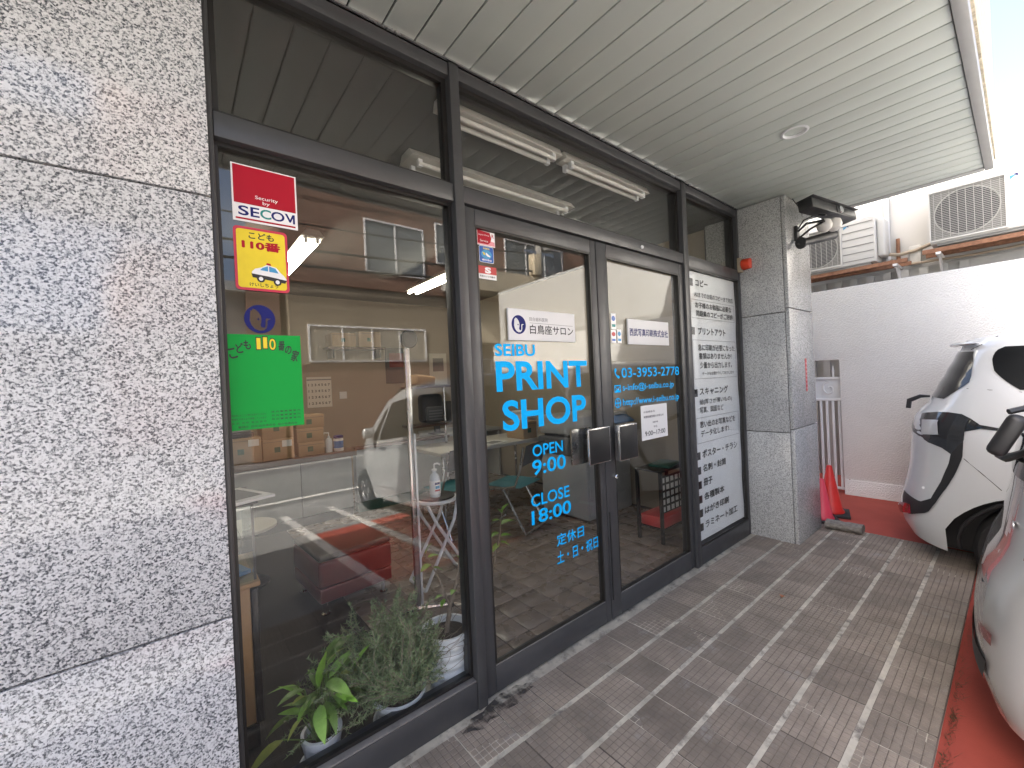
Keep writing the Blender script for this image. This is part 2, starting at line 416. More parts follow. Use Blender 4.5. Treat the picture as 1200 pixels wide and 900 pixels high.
_tc = bpy.data.curves.new('scratch', 'FONT'); _to = bpy.data.objects.new('scratch', _tc); C.objects.link(_to)
def text_mesh(body, weight=0.0, extrude=0.0):
    _tc.body = body; _tc.offset = weight; _tc.extrude = extrude; _tc.resolution_u = 4
    return bpy.data.meshes.new_from_object(_to)
def text(body, x0, x1, z0, z1, y, m, parent, name='lettering', weight=0.0, fw=None, rot=0.0, keep=False, skew=0.0):
    """flat lettering stretched into the box x0..x1, z0..z1 on a plane facing the street; fw maps (x,z) elsewhere"""
    cjk = any(ord(c_) > 0x2fff for c_ in body)
    me = text_mesh(body, 0.0 if cjk else weight)
    if not me.vertices: return None
    bold = weight*.9 if cjk else 0
    if bold > .004:                      # heavier strokes: the same glyphs laid again, a hair apart
        bm = bmesh.new()
        for q, (sx_, sy_) in enumerate(((-1, 0), (1, 0), (0, -1), (0, 1))):
            n0 = len(bm.verts); bm.from_mesh(me); bm.verts.ensure_lookup_table()
            for v_ in bm.verts[n0:]: v_.co = v_.co+Vector((sx_*bold, sy_*bold, .012*q))
        bm.to_mesh(me); bm.free()
    xs = [v.co.x for v in me.vertices]; ys = [v.co.y for v in me.vertices]
    a0, a1, b0, b1 = min(xs), max(xs), min(ys), max(ys)
    kx = (x1-x0)/max(a1-a0, 1e-6); kz = (z1-z0)/max(b1-b0, 1e-6)
    if keep: kx = kz = min(kx, kz)
    cx, cz = (x0+x1)/2, (z0+z1)/2; ca, cb = (a0+a1)/2, (b0+b1)/2
    o = Vector((cx, y, cz)); fw_ = fw or (lambda X, Z: Vector((X, y, Z)))
    oo = fw_(cx, cz)
    for v in me.vertices:
        dx, dz = (v.co.x-ca)*kx, (v.co.y-cb)*kz
        dx += dz*skew
        if rot: dx, dz = dx*math.cos(rot)-dz*math.sin(rot), dx*math.sin(rot)+dz*math.cos(rot)
        v.co = fw_(cx+dx, cz+dz)-oo+Vector((0, -v.co.z*kz*.15, 0))
    me.materials.clear(); me.materials.append(M[m])
    return link(name, me, parent, oo)
def flatpoly(poly, y, m, parent, name, t=0.0008, fw=None):
    """a thin printed or cut shape on a plane facing the street (poly in x,z)"""
    f0 = (lambda p: fw(p[0], p[1], 0)) if fw else (lambda p: Vector((p[0], y-t, p[1])))
    f1 = (lambda p: fw(p[0], p[1], t)) if fw else (lambda p: Vector((p[0], y, p[1])))
    return MB().prism(poly, f0, f1).build(name, m, parent)
def rect(x0, x1, z0, z1): return [(x0, z0), (x1, z0), (x1, z1), (x0, z1)]
def rrect(x0, x1, z0, z1, r, n=5):
    out = []
    for cx, cz, a in ((x1-r, z0+r, -90), (x1-r, z1-r, 0), (x0+r, z1-r, 90), (x0+r, z0+r, 180)):
        for k in range(n+1):
            t = R(a+90*k/n); out.append((cx+r*math.cos(t), cz+r*math.sin(t)))
    return out
def ell(cx, cz, a, b, n=32): return [(cx+a*math.cos(2*math.pi*k/n), cz+b*math.sin(2*math.pi*k/n)) for k in range(n)]
def ring(mb, cx, cz, a, b, t, y0, y1, n=32):
    o = ell(cx, cz, a, b, n); i = ell(cx, cz, a-t, b-t, n)
    vs = [Vector((p[0], y0, p[1])) for p in o]+[Vector((p[0], y0, p[1])) for p in i]
    return mb.add(vs, [(k, (k+1) % n, n+(k+1) % n, n+k) for k in range(n)])

def fill2d(polys, y, m, parent, name, fw=None):
    """flat shape with holes: the first outline filled, the others cut out"""
    cu = bpy.data.curves.new('scratch2d', 'CURVE'); cu.dimensions = '2D'; cu.fill_mode = 'BOTH'
    for po in polys:
        sp = cu.splines.new('POLY'); sp.points.add(len(po)-1); sp.use_cyclic_u = True
        for pt, q in zip(sp.points, po): pt.co = (q[0], q[1], 0, 1)
    ob = bpy.data.objects.new('scratch2d', cu); C.objects.link(ob)
    me = bpy.data.meshes.new_from_object(ob); bpy.data.objects.remove(ob)
    cx = sum(p[0] for p in polys[0])/len(polys[0]); cz = sum(p[1] for p in polys[0])/len(polys[0])
    f = fw or (lambda X, Z: Vector((X, y, Z))); o = f(cx, cz)
    for v in me.vertices: v.co = f(v.co.x, v.co.y)-o
    me.materials.clear(); me.materials.append(M[m])
    return link(name, me, parent, o)
def struct(o): o['kind'] = 'structure'; return o
def stuff(o): o['kind'] = 'stuff'; return o

CEIL = 2.755
SLOPE = 0.0855
def ground_z(y): return -.012 if y > -.95 else (-.012-SLOPE*(-.95-y) if y > -6 else -.012-SLOPE*5.05)
ROADZ = ground_z(-7)

# ================================================================ the setting
struct(MB().box(-300, 300, -300, 300, -1.2, ROADZ-.03).build('ground', 'asphalt'))
ys = [6, 2, .3, -.95]+[-.95-5.05*k/10 for k in range(1, 11)]
ys = [y for y in ys if y > -3.5]+[-3.5]
rows = [[(x, y, ground_z(y)) for x in (1.10, 5.66, 8)] for y in ys]
struct(MB().grid(rows).build('parking_ground', 'red_paint', fix=False))
ya_ = [6, .3, -.95]+[-.95-5.05*k/10 for k in range(1, 11)]
struct(MB().grid([[(x, y, ground_z(y)-.004) for x in (-14, 1.14)] for y in ya_]).build('forecourt', 'apron', fix=False))
struct(MB().grid([[(x, y, ground_z(y)-.004) for x in (1.14, 8)] for y in (-3.45, -4.5, -5.6, -6)]).build('driveway', 'apron', fix=False))  # added grey strip: keeps sunlit bounce onto the porch ceiling neutral instead of red
struct(MB().grid([[(x, y, ROADZ-.003) for x in (-80, 80)] for y in (-6, -11.2)]).build('road', 'asphalt', fix=False))
for nm, y0 in (('edge_line', -6.25), ('edge_line', -9.85)):
    struct(MB().grid([[(x, y, ROADZ+.002) for x in (-60, 60)] for y in (y0, y0-.14)]).build(nm, 'line_paint', fix=False))
for x0, ya, yb in ((1.70, -1.45, -5.0), (3.66, -1.36, -5.0), (1.08, -1.30, -5.0)):
    n = 8
    struct(MB().grid([[(x, ya+(yb-ya)*k/n, ground_z(ya+(yb-ya)*k/n)+.004) for x in (x0, x0+.10)] for k in range(n+1)]).build('parking_line', 'line_paint', fix=False))

# porch floor: raised mortar bed with ribbed paving tiles
porch = struct(MB().box(-2.6, 4.425, -1.262, .11, -.28, -.0035).build('porch_floor', 'mortar', bevel=.006))
def paver_mesh(wx, wy, nx, ny):
    b = MB().box(-wx/2, wx/2, -wy/2, wy/2, -.02, -.0022).box(-wx/2-.0019, wx/2+.0019, -wy/2+.001, wy/2-.001, -.019, -.0030)
    g = .0028
    px, py = wx/nx, wy/ny
    for i in range(nx):
        for j in range(ny):
            x0, x1 = -wx/2+i*px+g/2, -wx/2+(i+1)*px-g/2; y0, y1 = -wy/2+j*py+g/2, -wy/2+(j+1)*py-g/2; e = .0012
            b.add([(x0, y0, -.0022), (x1, y0, -.0022), (x1, y1, -.0022), (x0, y1, -.0022), (x0+e, y0+e, 0), (x1-e, y0+e, 0), (x1-e, y1-e, 0), (x0+e, y1-e, 0)],
                  [(4, 5, 6, 7), (0, 1, 5, 4), (1, 2, 6, 5), (2, 3, 7, 6), (3, 0, 4, 7)])
    me = b.mesh('paving_tile', 'paver', fix=False); me.materials.append(M['paver_groove']); me.materials.append(M['joint_dark'])
    for i, p in enumerate(me.polygons): p.material_index = 1 if i < 6 else (2 if i < 12 else 0)
    return me
GL = [-.030, -.234, -.441, -.652, -.860, -1.066, -1.268]
gaps = [.012, .021, .021, .021, .021, .021, .008]
rng = random.Random(3)
metiles = {}
for r in range(6):
    ya = GL[r]-gaps[r]/2; yb = GL[r+1]+gaps[r+1]/2
    wy = ya-yb
    for k in range(-18, 19):
        x0 = 1.003+.19*k; x1 = min(x0+.1855, 4.418)
        if x1-x0 < .05 or (x0 > 3.77 and x1 < 4.3 and yb > -.34): continue
        key = (round(x1-x0, 4), round(wy, 4))
        if key not in metiles: metiles[key] = paver_mesh(x1-x0, wy, max(2, round((x1-x0)/.0266)), 7)
        o = link('paving_tile', metiles[key], porch, ((x0+x1)/2, (ya+yb)/2, rng.uniform(-.0014, .0006)))
        o.rotation_euler = (rng.uniform(-.004, .004), rng.uniform(-.004, .004), rng.uniform(-.004, .004))
# damp stain by the door jamb, weeds and a curled leaf
st = []
for k in range(26):
    t = 2*math.pi*k/26; st.append((1.04+.15*math.cos(t)*(1+.35*rng.random())+.06*math.sin(t), -.045+.030*math.sin(t)*(1+.9*rng.random())))
struct(MB().add([(a, b, .0022) for a, b in st], [tuple(range(len(st)))]).build('damp_stain', 'stain', fix=False))
wd = MB()
for k in range(700):
    x = rng.uniform(.9, 4.3); y = -1.275-abs(rng.gauss(0, .012)); z = ground_z(y)
    if rng.random() < .45: x = rng.choice([2.35, 2.6, 2.05, 1.75, 1.5])+rng.gauss(0, .06)
    h = rng.uniform(.008, .035); dx, dy = rng.gauss(0, .015), rng.gauss(-.004, .012)
    wd.add([(x-.002, y, z), (x+.002, y, z), (x+dx, y+dy, z+h)], [(0, 1, 2)])
wo_ = wd.build('weeds', 'weed', fix=False); stuff(wo_); tag(wo_, 'dry little weeds growing along the porch tile edge', 'weeds')
lf = MB(); lp = on_z(917, 700, .004)
lf.grid([[(lp.x+.03*i/4-.015, lp.y+(.016*math.sin(math.pi*i/4)+.001)*(j-1), lp.z+.010*abs(j-1)+.004*math.sin(i)) for j in range(3)] for i in range(5)])
tag(lf.build('fallen_leaf', 'dry_leaf', smooth=True), 'curled reddish dry leaf lying on the porch tiles', 'leaf')

# ================================================================ shop building shell
shop = thing('shop_building', 'shop building with grey granite walls and slatted metal porch ceiling', 'building', (0, .3, 0))
gw = MB().box(-12.0, .104, -.012, .25, -.02, CEIL).build('granite_wall', 'joint', shop)  # unseen run left of the slabs, added to block the sun
for xa, xb in ((-1.12, .108), (-2.35, -1.127), (-3.58, -2.357), (-4.81, -3.587)):
    for za, zb in ((-.01, .742), (.748, 1.959), (1.965, CEIL-.004)):
        MB().box(xa, xb, -.032, -.010, za, zb).build('granite_slab', 'granite_light', gw, bevel=.002)
pil = MB().box(3.790, 4.325, -.335, .30, -.02, CEIL).build('pillar', 'joint', shop)
for za, zb in ((-.005, .875), (.882, 1.835), (1.842, CEIL-.004)):
    MB().box(3.770, 3.795, -.318, .28, za, zb).build('granite_slab', 'granite_pillar', pil, bevel=.002)
    dz = .028 if za > 0 else 0; dz2 = .028 if zb < 2.5 else 0
    MB().box(3.772, 4.340, -.350, -.322, za+dz, zb+dz2).build('granite_slab', 'granite_pillar', pil, bevel=.003)
    MB().box(4.318, 4.3385, -.320, .29, za, zb).build('granite_slab', 'granite_pillar', pil, bevel=.002)
# porch ceiling: one slat after another with shadow gaps
pc = MB().box(-3.9, 4.56, -1.36, .30, CEIL+.012, CEIL+.05).build('porch_ceiling', 'slat_gap', shop)
sm = MB().box(-.0622, .0622, -1.352, .0, -.0, .012)
slme = sm.mesh('ceiling_slat', 'slat_metal', bevel=.003, origin=Vector((0, -.68, 0)))
for k in range(-34, 32):
    xa = .537+.1306*k
    if xa+.13 > 4.6 or xa < -3.9: continue
    link('ceiling_slat', slme, pc, (xa+.0653, -.68-.003, CEIL))
MB().box(-3.9, 4.60, -1.402, -1.358, CEIL-.012, CEIL+.30).build('ceiling_trim', 'trim_metal', shop, bevel=.003)
MB().box(4.535, 4.601, -1.356, .0, CEIL-.010, CEIL+.20).build('ceiling_trim', 'trim_metal', shop, bevel=.003)
MB().box(-3.9, 3.76, -.012, -.001, CEIL-.006, CEIL+.01).build('ceiling_trim', 'steel', shop)
MB().box(-12.0, 4.62, -1.412, 6.2, CEIL+.055, 5.6).build('upper_wall', 'fascia_stone', shop)  # unseen left end and height shaped for where its shadow falls
for x, y in ((2.84, -.70), (1.12, -.75), (-.6, -.75)):
    d = MB().lathe([(.062, .0), (.070, -.006), (.058, -.010), (.052, -.004), (.050, .035)], (x, y, CEIL-.001), 28, cap=False).build('downlight', 'white_metal', shop, smooth=True)
    MB().lathe([(.0005, .030), (.050, .030)], (x, y, CEIL), 28, cap=False).build('reflector', 'ac_dark', d)
# inside walls, ceiling
MB().box(-.62, -.50, .11, 4.7, 0, 2.8).build('interior_wall', 'wall_int', shop)
MB().box(3.84, 4.31, .30, 4.7, 0, 2.8).build('interior_wall', 'wall_int', shop)
MB().box(-.62, 4.31, 4.7, 4.85, 0, 2.8).build('interior_wall', 'wall_int', shop)
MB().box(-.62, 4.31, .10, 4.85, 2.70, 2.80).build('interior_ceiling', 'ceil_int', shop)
MB().box(4.300, 4.335, .30, 6.2, -.05, 2.80).build('side_wall', 'plaster_white', shop)
# shop floor: grout bed and tiles; the nearest are single tiles
fl = struct(MB().box(-.62, 4.0, .11, 4.8, -.2, -.004).build('shop_floor', 'floor_grout'))
tm = MB().box(-.0795, .0795, -.0795, .0795, -.012, 0).mesh('floor_tile', 'floor_tile', bevel=.0015)
cells = []
for i in range(-5, 17):
    for j in range(0, 28):
        x = 1.648+.1635*i+.0817; y = .155+.1635*j+.04
        if -.5 < x < 3.84 and y < 4.65: cells.append(((x-0)**2+(y+1.5)**2*.8, x, y))
cells.sort(); rest = MB()
for q, (d, x, y) in enumerate(cells):
    if q < 290:
        o = link('floor_tile', tm, fl, (x, y, rng.uniform(-.0008, .0004)))
    else:
        rest.box(x-.0795, x+.0795, y-.0795, y+.0795, -.01, 0)
stuff(rest.build('floor_tile_field', 'floor_tile', fl))

# ================================================================ storefront frame and fixed panes
sf = thing('storefront_frame', 'dark bronze aluminium storefront frame with fixed glass panes', 'window frame', (1.9, .05, 0))
def bar(name, x0, x1, z0, z1, y0=0.0, y1=.10, m='frame_bronze', par=None, bv=.003):
    return MB().box(x0, x1, y0, y1, z0, z1).build(name, m, par or sf, bevel=bv)
bar('jamb', .109, .124, 0, CEIL-.008); bar('jamb', 3.732, 3.768, 0, CEIL-.008)
bar('mullion', .954, 1.000, 0, CEIL-.010, -.008, .105); bar('mullion', 2.838, 2.900, 0, CEIL-.010, -.006, .105)
bar('head_rail', .125, .953, 2.690, CEIL-.010); bar('head_rail', 1.001, 2.837, 2.690, CEIL-.010); bar('head_rail', 2.901, 3.731, 2.690, CEIL-.010)
bar('transom', .125, .953, 2.160, 2.235); bar('transom', 1.001, 2.837, 2.166, 2.235); bar('transom', 2.901, 3.731, 2.155, 2.235)
bar('base_rail', .125, .953, 0, .118); bar('base_rail', 2.901, 3.731, 0, .128)
bar('sill_strip', .126, .952, .1185, .126, .002, .040, 'sill_dust', bv=.002); bar('sill_strip', 2.902, 3.730, .1285, .136, .002, .012, 'sill_dust', bv=.002)
def pane(x0, x1, z0, z1, y=.05, par=None, gk=.013, m='pane_glass', yd=.012):
    p = MB().box(x0+.004, x1-.004, y-.003, y+.003, z0+.004, z1-.004).build('window_pane', m, par or sf)
    g = MB()
    for a, b, c, d in ((x0, x1, z0, z0+gk), (x0, x1, z1-gk, z1), (x0, x0+gk, z0+gk, z1-gk), (x1-gk, x1, z0+gk, z1-gk)):
        g.box(a+.0004, b-.0004, y-.022, y-.0032, c+.0004, d-.0004)
    g.build('gasket', 'gasket', par or sf)
    return p
pane(.1225, .954, .127, 2.160); pane(.1225, .954, 2.235, 2.690, gk=.020); pane(1.000, 2.838, 2.235, 2.690, gk=.020); pane(2.900, 3.732, 2.235, 2.690, gk=.018); pane(2.900, 3.732, .129, 2.155, .024)
sn = on_y(752.5, 289.5, -.002)
MB().lathe([(.012, .0), (.011, .006), (.006, .010)], (sn.x, 0, sn.z), 16, Matrix.Rotation(R(90), 4, 'X')).build('door_sensor', 'white_metal', sf, smooth=True)

# ================================================================ the two doors
def vy(u, v, y): return on_y(u, v, y)
def door(label, x0, x1, ls, rs, name='glass_door'):
    t = thing(name, label, 'door', ((x0+x1)/2, .03, .012), 'pair of glass shop doors')
    MB().box(x0, x0+ls, .010, .054, .012, 2.158).build('stile', 'frame_bronze', t, bevel=.003)
    MB().box(x1-rs, x1, .010, .054, .012, 2.158).build('stile', 'frame_bronze', t, bevel=.003)
    MB().box(x0+ls+.0004, x1-rs-.0004, .010, .054, 2.085, 2.158).build('top_rail', 'frame_bronze', t, bevel=.003)
    MB().box(x0+ls+.0004, x1-rs-.0004, .010, .054, .012, .128).build('bottom_rail', 'frame_bronze', t, bevel=.003)
    MB().box(x0+ls+.002, x1-rs-.002, .0115, .030, .1285, .136).build('sill_strip', 'sill_dust', t, bevel=.002)
    p = pane(x0+ls, x1-rs, .128, 2.085, .034, t, .010)
    return t
d1 = door('left glass shop door with blue PRINT SHOP lettering', 1.004, 1.878, .057, .045)
d2 = door('right glass shop door with blue phone number lettering', 1.884, 2.834, .088, .052)
GY = .0300      # just on the street side of the door glass
def tpx(body, a, b, t, m='vinyl_blue', weight=.022, y=GY, name='lettering', keep=False):
    """a = (u, v_top, v_bottom) at the left end, b = the same at the right end"""
    la, lb = vy(a[0], a[1], y), vy(a[0], a[2], y); ra, rb = vy(b[0], b[1], y), vy(b[0], b[2], y)
    return text(body, la.x, ra.x, (lb.z+rb.z)/2, (la.z+ra.z)/2, y, m, t, name, weight, keep=keep)
tpx('SEIBU', (579.4, 403.5, 417.6), (626.5, 402.8, 417), d1)
tpx('PRINT', (580.5, 425, 459.8), (687.3, 421.4, 452.4), d1, weight=.028)
tpx('SHOP', (588, 469.3, 505.6), (686.2, 462, 493.6), d1, weight=.028)
tpx('OPEN', (623.8, 522, 535.6), (659.3, 515.6, 529.3), d1, weight=.015)
tpx('9:00', (623.3, 539.6, 556.7), (662.7, 532, 550), d1, weight=.018)
tpx('CLOSE', (622.2, 580, 594.4), (667, 568.9, 582.7), d1, weight=.015)
tpx('18:00', (622.7, 598.9, 614.4), (668.9, 585.6, 602.2), d1, weight=.018)
tpx('定休日', (652.2, 626.7, 640.4), (684, 615, 629.3), d1, weight=.018)
tpx('土・日・祝日', (652.5, 647.3, 661.3), (700.5, 627.5, 642.5), d1, weight=.018)
tpx('03-3953-2778', (728, 431.6, 442.8), (795.5, 428.9, 439.6), d2, weight=.012)
tpx('s-info@i-seibu.co.jp', (729.3, 449.5, 459.0), (789.4, 446.2, 456.5), d2, weight=.014)
tpx('http://www.i-seibu.co.jp', (729.7, 466, 476), (795.6, 461.8, 471.6), d2, weight=.014)
# telephone receiver, envelope and globe icons
def local2(u0, v0, u1, v1, y):
    a, b = vy(u0, v0, y), vy(u1, v1, y)
    return lambda p: (a.x+(b.x-a.x)*p[0], b.z+(a.z-b.z)*p[1])
f = local2(719.4, 431.5, 726.6, 443.5, GY)
arc = [(.12, .95), (.36, 1.0), (.44, .72), (.30, .62), (.34, .45), (.58, .27), (.72, .32), (.98, .18), (.90, 0), (.62, .02), (.25, .30), (.06, .65)]
flatpoly([f(p) for p in arc], GY+.0006, 'vinyl_blue', d2, 'phone_icon')
f = local2(719.8, 451, 727.8, 460.3, GY)
fill2d([[f(p) for p in [(0, .05), (1, .05), (1, .95), (0, .95)]], [f(p) for p in [(.12, .80), (.88, .80), (.5, .45)]], [f(p) for p in [(.1, .7), (.1, .18), (.36, .45)]], [f(p) for p in [(.9, .7), (.64, .45), (.9, .18)]]], GY, 'vinyl_blue', d2, 'mail_icon')
f = local2(720.3, 466.8, 728.2, 477.8, GY)
cut = [[f((.5+sx*.06+sx*.34*t, .5+sz*.06+sz*.34*math.sqrt(1-t*t)*q)) for t, q in ((0, 0), (.9, 0), (.75, .95), (.3, .98), (0, 1))] for sx in (-1, 1) for sz in (-1, 1)]
fill2d([[f(p) for p in ell(.5, .5, .5, .5, 28)]]+cut, GY, 'vinyl_blue', d2, 'globe_icon')
# push / pull plates
def plate(t, u0, v0, u1, v1, yf, th, blackface=True):
    a, b = vy(u0, v0, yf), vy(u1, v1, yf)
    x0, x1, z0, z1 = a.x, b.x, min(a.z, b.z), max(a.z, b.z)
    h = MB().box(x0, x1, yf, yf+th, z0, z1).build('handle_plate', 'steel', t, bevel=.003)
    if blackface: MB().box(x0+.006, x1-.006, yf-.0015, yf-.0002, z0+.006, z1-.006).build('plate_face', 'handle_black', h, bevel=.0006)
    for zc in (z0+.04, z1-.04):
        MB().tube([((x0+x1)/2, yf+th, zc), ((x0+x1)/2, .011 if yf < 0 else .055, zc)], .010, 12).build('standoff', 'steel', h, smooth=True)
plate(d1, 689.5, 503.5, 716.5, 540, -.052, .014)
plate(d2, 725.5, 499, 748.5, 535.5, -.052, .034)
pp = vy(690, 520, .09)
hb = MB().box(1.70, 1.862, .088, .102, .905, 1.105).build('handle_plate', 'steel', d1, bevel=.003)
MB().box(1.90, 2.06, .088, .102, .905, 1.105).build('handle_plate', 'steel', d2, bevel=.003)
lk = vy(721.7, 558.5, .008)
MB().lathe([(.0125, 0), (.0125, .010), (.009, .013), (.004, .012)], (lk.x, .0102, lk.z), 18, Matrix.Rotation(R(90), 4, 'X')).build('lock_cylinder', 'chrome', d2, smooth=True)
MB().box(1.894, 1.900, .004, .0098, .12, .62).build('edge_strip', 'black_plastic', d2)

# ================================================================ stickers and signs on the glass
WY = .0466           # street face of the fixed panes
def span(u0, v0, u1, v1, y):
    a, b = vy(u0, v0, y), vy(u1, v1, y); return a.x, b.x, b.z, a.z
def wtext(body, bx, x0, x1, z0, z1, y, m, t, weight=.0, name='lettering', keep=False, rot=0, skew=0):
    """text in fractions of the box bx = (x0, x1, z0, z1)"""
    X = lambda f: bx[0]+(bx[1]-bx[0])*f
    Z = lambda f: bx[2]+(bx[3]-bx[2])*f
    return text(body, X(x0), X(x1), Z(z0), Z(z1), y, m, t, name, weight, keep=keep, rot=rot, skew=skew)
def sheet(name, label, cat, bx, y, m, t=.0012, r=0, group=None):
    po = rrect(*bx, r) if r else rect(*bx)
    return tag(flatpoly(po, y, m, None, name, t), label, cat, group)
def frac(bx, pts): return [(bx[0]+(bx[1]-bx[0])*a, bx[2]+(bx[3]-bx[2])*b) for a, b in pts]

# security sticker
bx = (vy(269.5, 189, WY).x, vy(346, 206, WY).x, vy(272, 257, WY).z, vy(269, 189, WY).z)
s = sheet('security_sticker', 'red and white security sticker, topmost sign on the left window', 'sticker', bx, WY, 'sticker_white')
y1 = WY-.0014
flatpoly(rect(*[bx[0]+(bx[1]-bx[0])*.025, bx[0]+(bx[1]-bx[0])*.975], bx[2]+(bx[3]-bx[2])*.315, bx[2]+(bx[3]-bx[2])*.98), y1, 'crimson', s, 'colour_field', .0004)
flatpoly(rect(bx[0]+(bx[1]-bx[0])*.04, bx[0]+(bx[1]-bx[0])*.96, bx[2]+(bx[3]-bx[2])*.035, bx[2]+(bx[3]-bx[2])*.065), y1, 'crimson', s, 'colour_field', .0004)
y2 = y1-.0006
wtext('Security', bx, .34, .69, .415, .495, y2, 'sticker_white', s, .004)
wtext('by', bx, .45, .56, .335, .41, y2, 'sticker_white', s, .004)
for ch, a, b, mt in (('S', .08, .235, 'navy'), ('E', .26, .395, 'navy'), ('C', .405, .575, 'teal_print'), ('O', .575, .785, 'navy')):
    wtext(ch, bx, a, b, .105, .275, y1-.0002, mt, s, .006 if ch == 'M' else .018)
flatpoly(frac(bx, [(.79+.165*a_, .105+.17*b_) for a_, b_ in ((0, 1), (.24, 1), (.52, .42), (.78, 1), (1, 1), (1, 0), (.80, 0), (.80, .62), (.58, .12), (.44, .12), (.16, .72))]), y1, 'navy', s, 'lettering', .0003)
# yellow sticker with patrol car (no mascot)
bx = (vy(272.5, 263, WY).x, vy(336, 274, WY).x, vy(275, 338.5, WY).z, vy(272, 263, WY).z)
s = sheet('patrol_sticker', 'yellow sticker with red rim and a small patrol car below the security sticker', 'sticker', bx, WY, 'pink_rim', .0012, .012)
W_, H_ = bx[1]-bx[0], bx[3]-bx[2]
flatpoly(rrect(bx[0]+.05*W_, bx[1]-.05*W_, bx[2]+.04*H_, bx[3]-.04*H_, .009), y1, 'yellow_print', s, 'colour_field', .0004)
wtext('こども', bx, .27, .74, .82, .93, y2, 'ink_black', s, .03)
wtext('110番', bx, .14, .86, .65, .80, y2, 'crimson', s, .05)
wtext('けいしちょう', bx, .25, .78, .065, .125, y2, 'ink_black', s, .02)
body = [(.30, .30), (.30, .24), (.93, .17), (.95, .22), (.90, .28), (.84, .32), (.76, .40), (.58, .43), (.48, .38), (.36, .35)]
fp = flatpoly(frac(bx, [(a, b) for a, b in body]), y2, 'sticker_white', s, 'patrol_car', .0004)
flatpoly(frac(bx, [(.29, .27), (.31, .21), (.92, .155), (.955, .205), (.60, .245)]), y2-.0006, 'ink_black', fp, 'dark_side', .0003)
flatpoly(frac(bx, [(.50, .375), (.60, .41), (.60, .325), (.45, .335)]), y2-.0006, 'sky_sticker', fp, 'car_window', .0003)
flatpoly(frac(bx, [(.62, .41), (.74, .385), (.80, .31), (.62, .323)]), y2-.0006, 'sky_sticker', fp, 'car_window', .0003)
flatpoly(frac(bx, [(.57, .43), (.66, .42), (.65, .455), (.58, .46)]), y2-.0006, 'crimson', fp, 'roof_light', .0003)
for cx, cz in ((.46, .195), (.77, .165)):
    flatpoly(frac(bx, ell(cx, cz, .075, .058, 20)), y2-.001, 'ink_black', fp, 'wheel', .0003)
    flatpoly(frac(bx, ell(cx, cz, .04, .032, 16)), y2-.0014, 'sticker_white', fp, 'hub', .0002)
# round navy swan emblem: the face and the swan neck are cut out of the vinyl
bx = (vy(286, 374, WY).x, vy(322.5, 374, WY).x, vy(304, 390.5, WY).z, vy(304, 357.5, WY).z)
face = [(.19, .66), (.21, .80), (.25, .79), (.29, .86), (.38, .83), (.47, .74), (.535, .62), (.55, .50), (.54, .40), (.51, .30), (.53, .23), (.60, .20), (.66, .22), (.675, .36), (.68, .48), (.71, .54), (.78, .535), (.87, .53), (.77, .485), (.74, .45), (.735, .30), (.70, .18), (.60, .10), (.46, .09), (.32, .15), (.22, .28), (.17, .44)]
star = [(.38, .50), (.43, .51), (.45, .56), (.47, .51), (.51, .50), (.47, .48), (.45, .44), (.43, .48)]
def emblem(bx, y, t, name='swan_emblem'):
    e = fill2d([frac(bx, ell(.5, .5, .5, .5, 48)), frac(bx, face)], y, 'navy', t, name)
    return e
em = emblem(bx, WY-.0003, None); tag(em, 'round navy swan emblem stuck on glass above the green sign', 'sticker')
fill2d([frac(bx, star)], WY-.0005, 'navy', em, 'star')
# green sign: arched title, no mascot
bx = (vy(260.5, 391, WY).x, vy(351.5, 393, WY).x, vy(265, 506, WY).z, vy(260, 391, WY).z)
s = sheet('green_sign', 'bright green safe-house sheet with yellow 110 on the left window', 'sign', bx, WY, 'green_print')
for ch, cx, cz, wd_, hg, rot, mt in (('こ', .11, .80, .10, .11, .25, 'ink_black'), ('ど', .20, .855, .10, .105, .18, 'ink_black'), ('も', .29, .89, .09, .10, .1, 'ink_black'),
                                 ('番', .735, .885, .09, .11, -.1, 'ink_black'), ('の', .825, .84, .09, .095, -.18, 'ink_black'), ('家', .915, .775, .10, .13, -.25, 'ink_black')):
    wtext(ch, bx, cx-wd_/2, cx+wd_/2, cz-hg/2, cz+hg/2, WY-.0014, mt, s, .03, rot=rot)
for ch, cx, cz in (('1', .435, .905), ('1', .52, .915), ('0', .615, .90)):
    k = .042 if ch == '0' else .026
    wtext(ch, bx, cx-k-.010, cx+k+.010, cz-.070, cz+.070, WY-.0014, 'ink_black', s, .06)
    wtext(ch, bx, cx-k, cx+k, cz-.060, cz+.060, WY-.0019, 'yellow_print', s, .012)
for q, (zz, st_) in enumerate(((.155, '緊急時には ここに助けを求めてください'), (.115, '警察官 が来るまで保護してくれます'), (.075, '名 前  住 所  電 話 番 号'))):
    wtext(st_, bx, .06, .49, zz-.011, zz+.011, WY-.0014, 'green_ink', s, .01)
for q, zz in enumerate((.17, .13, .09)):
    wtext('目 白 警 察 署 管 内'[: 17], bx, .56, .95, zz-.010, zz+.010, WY-.0014, 'green_ink', s, .03)
wtext('警視庁  防犯協会連合会  母の会連合会', bx, .13, .90, .020, .044, WY-.0014, 'green_ink', s, .02)
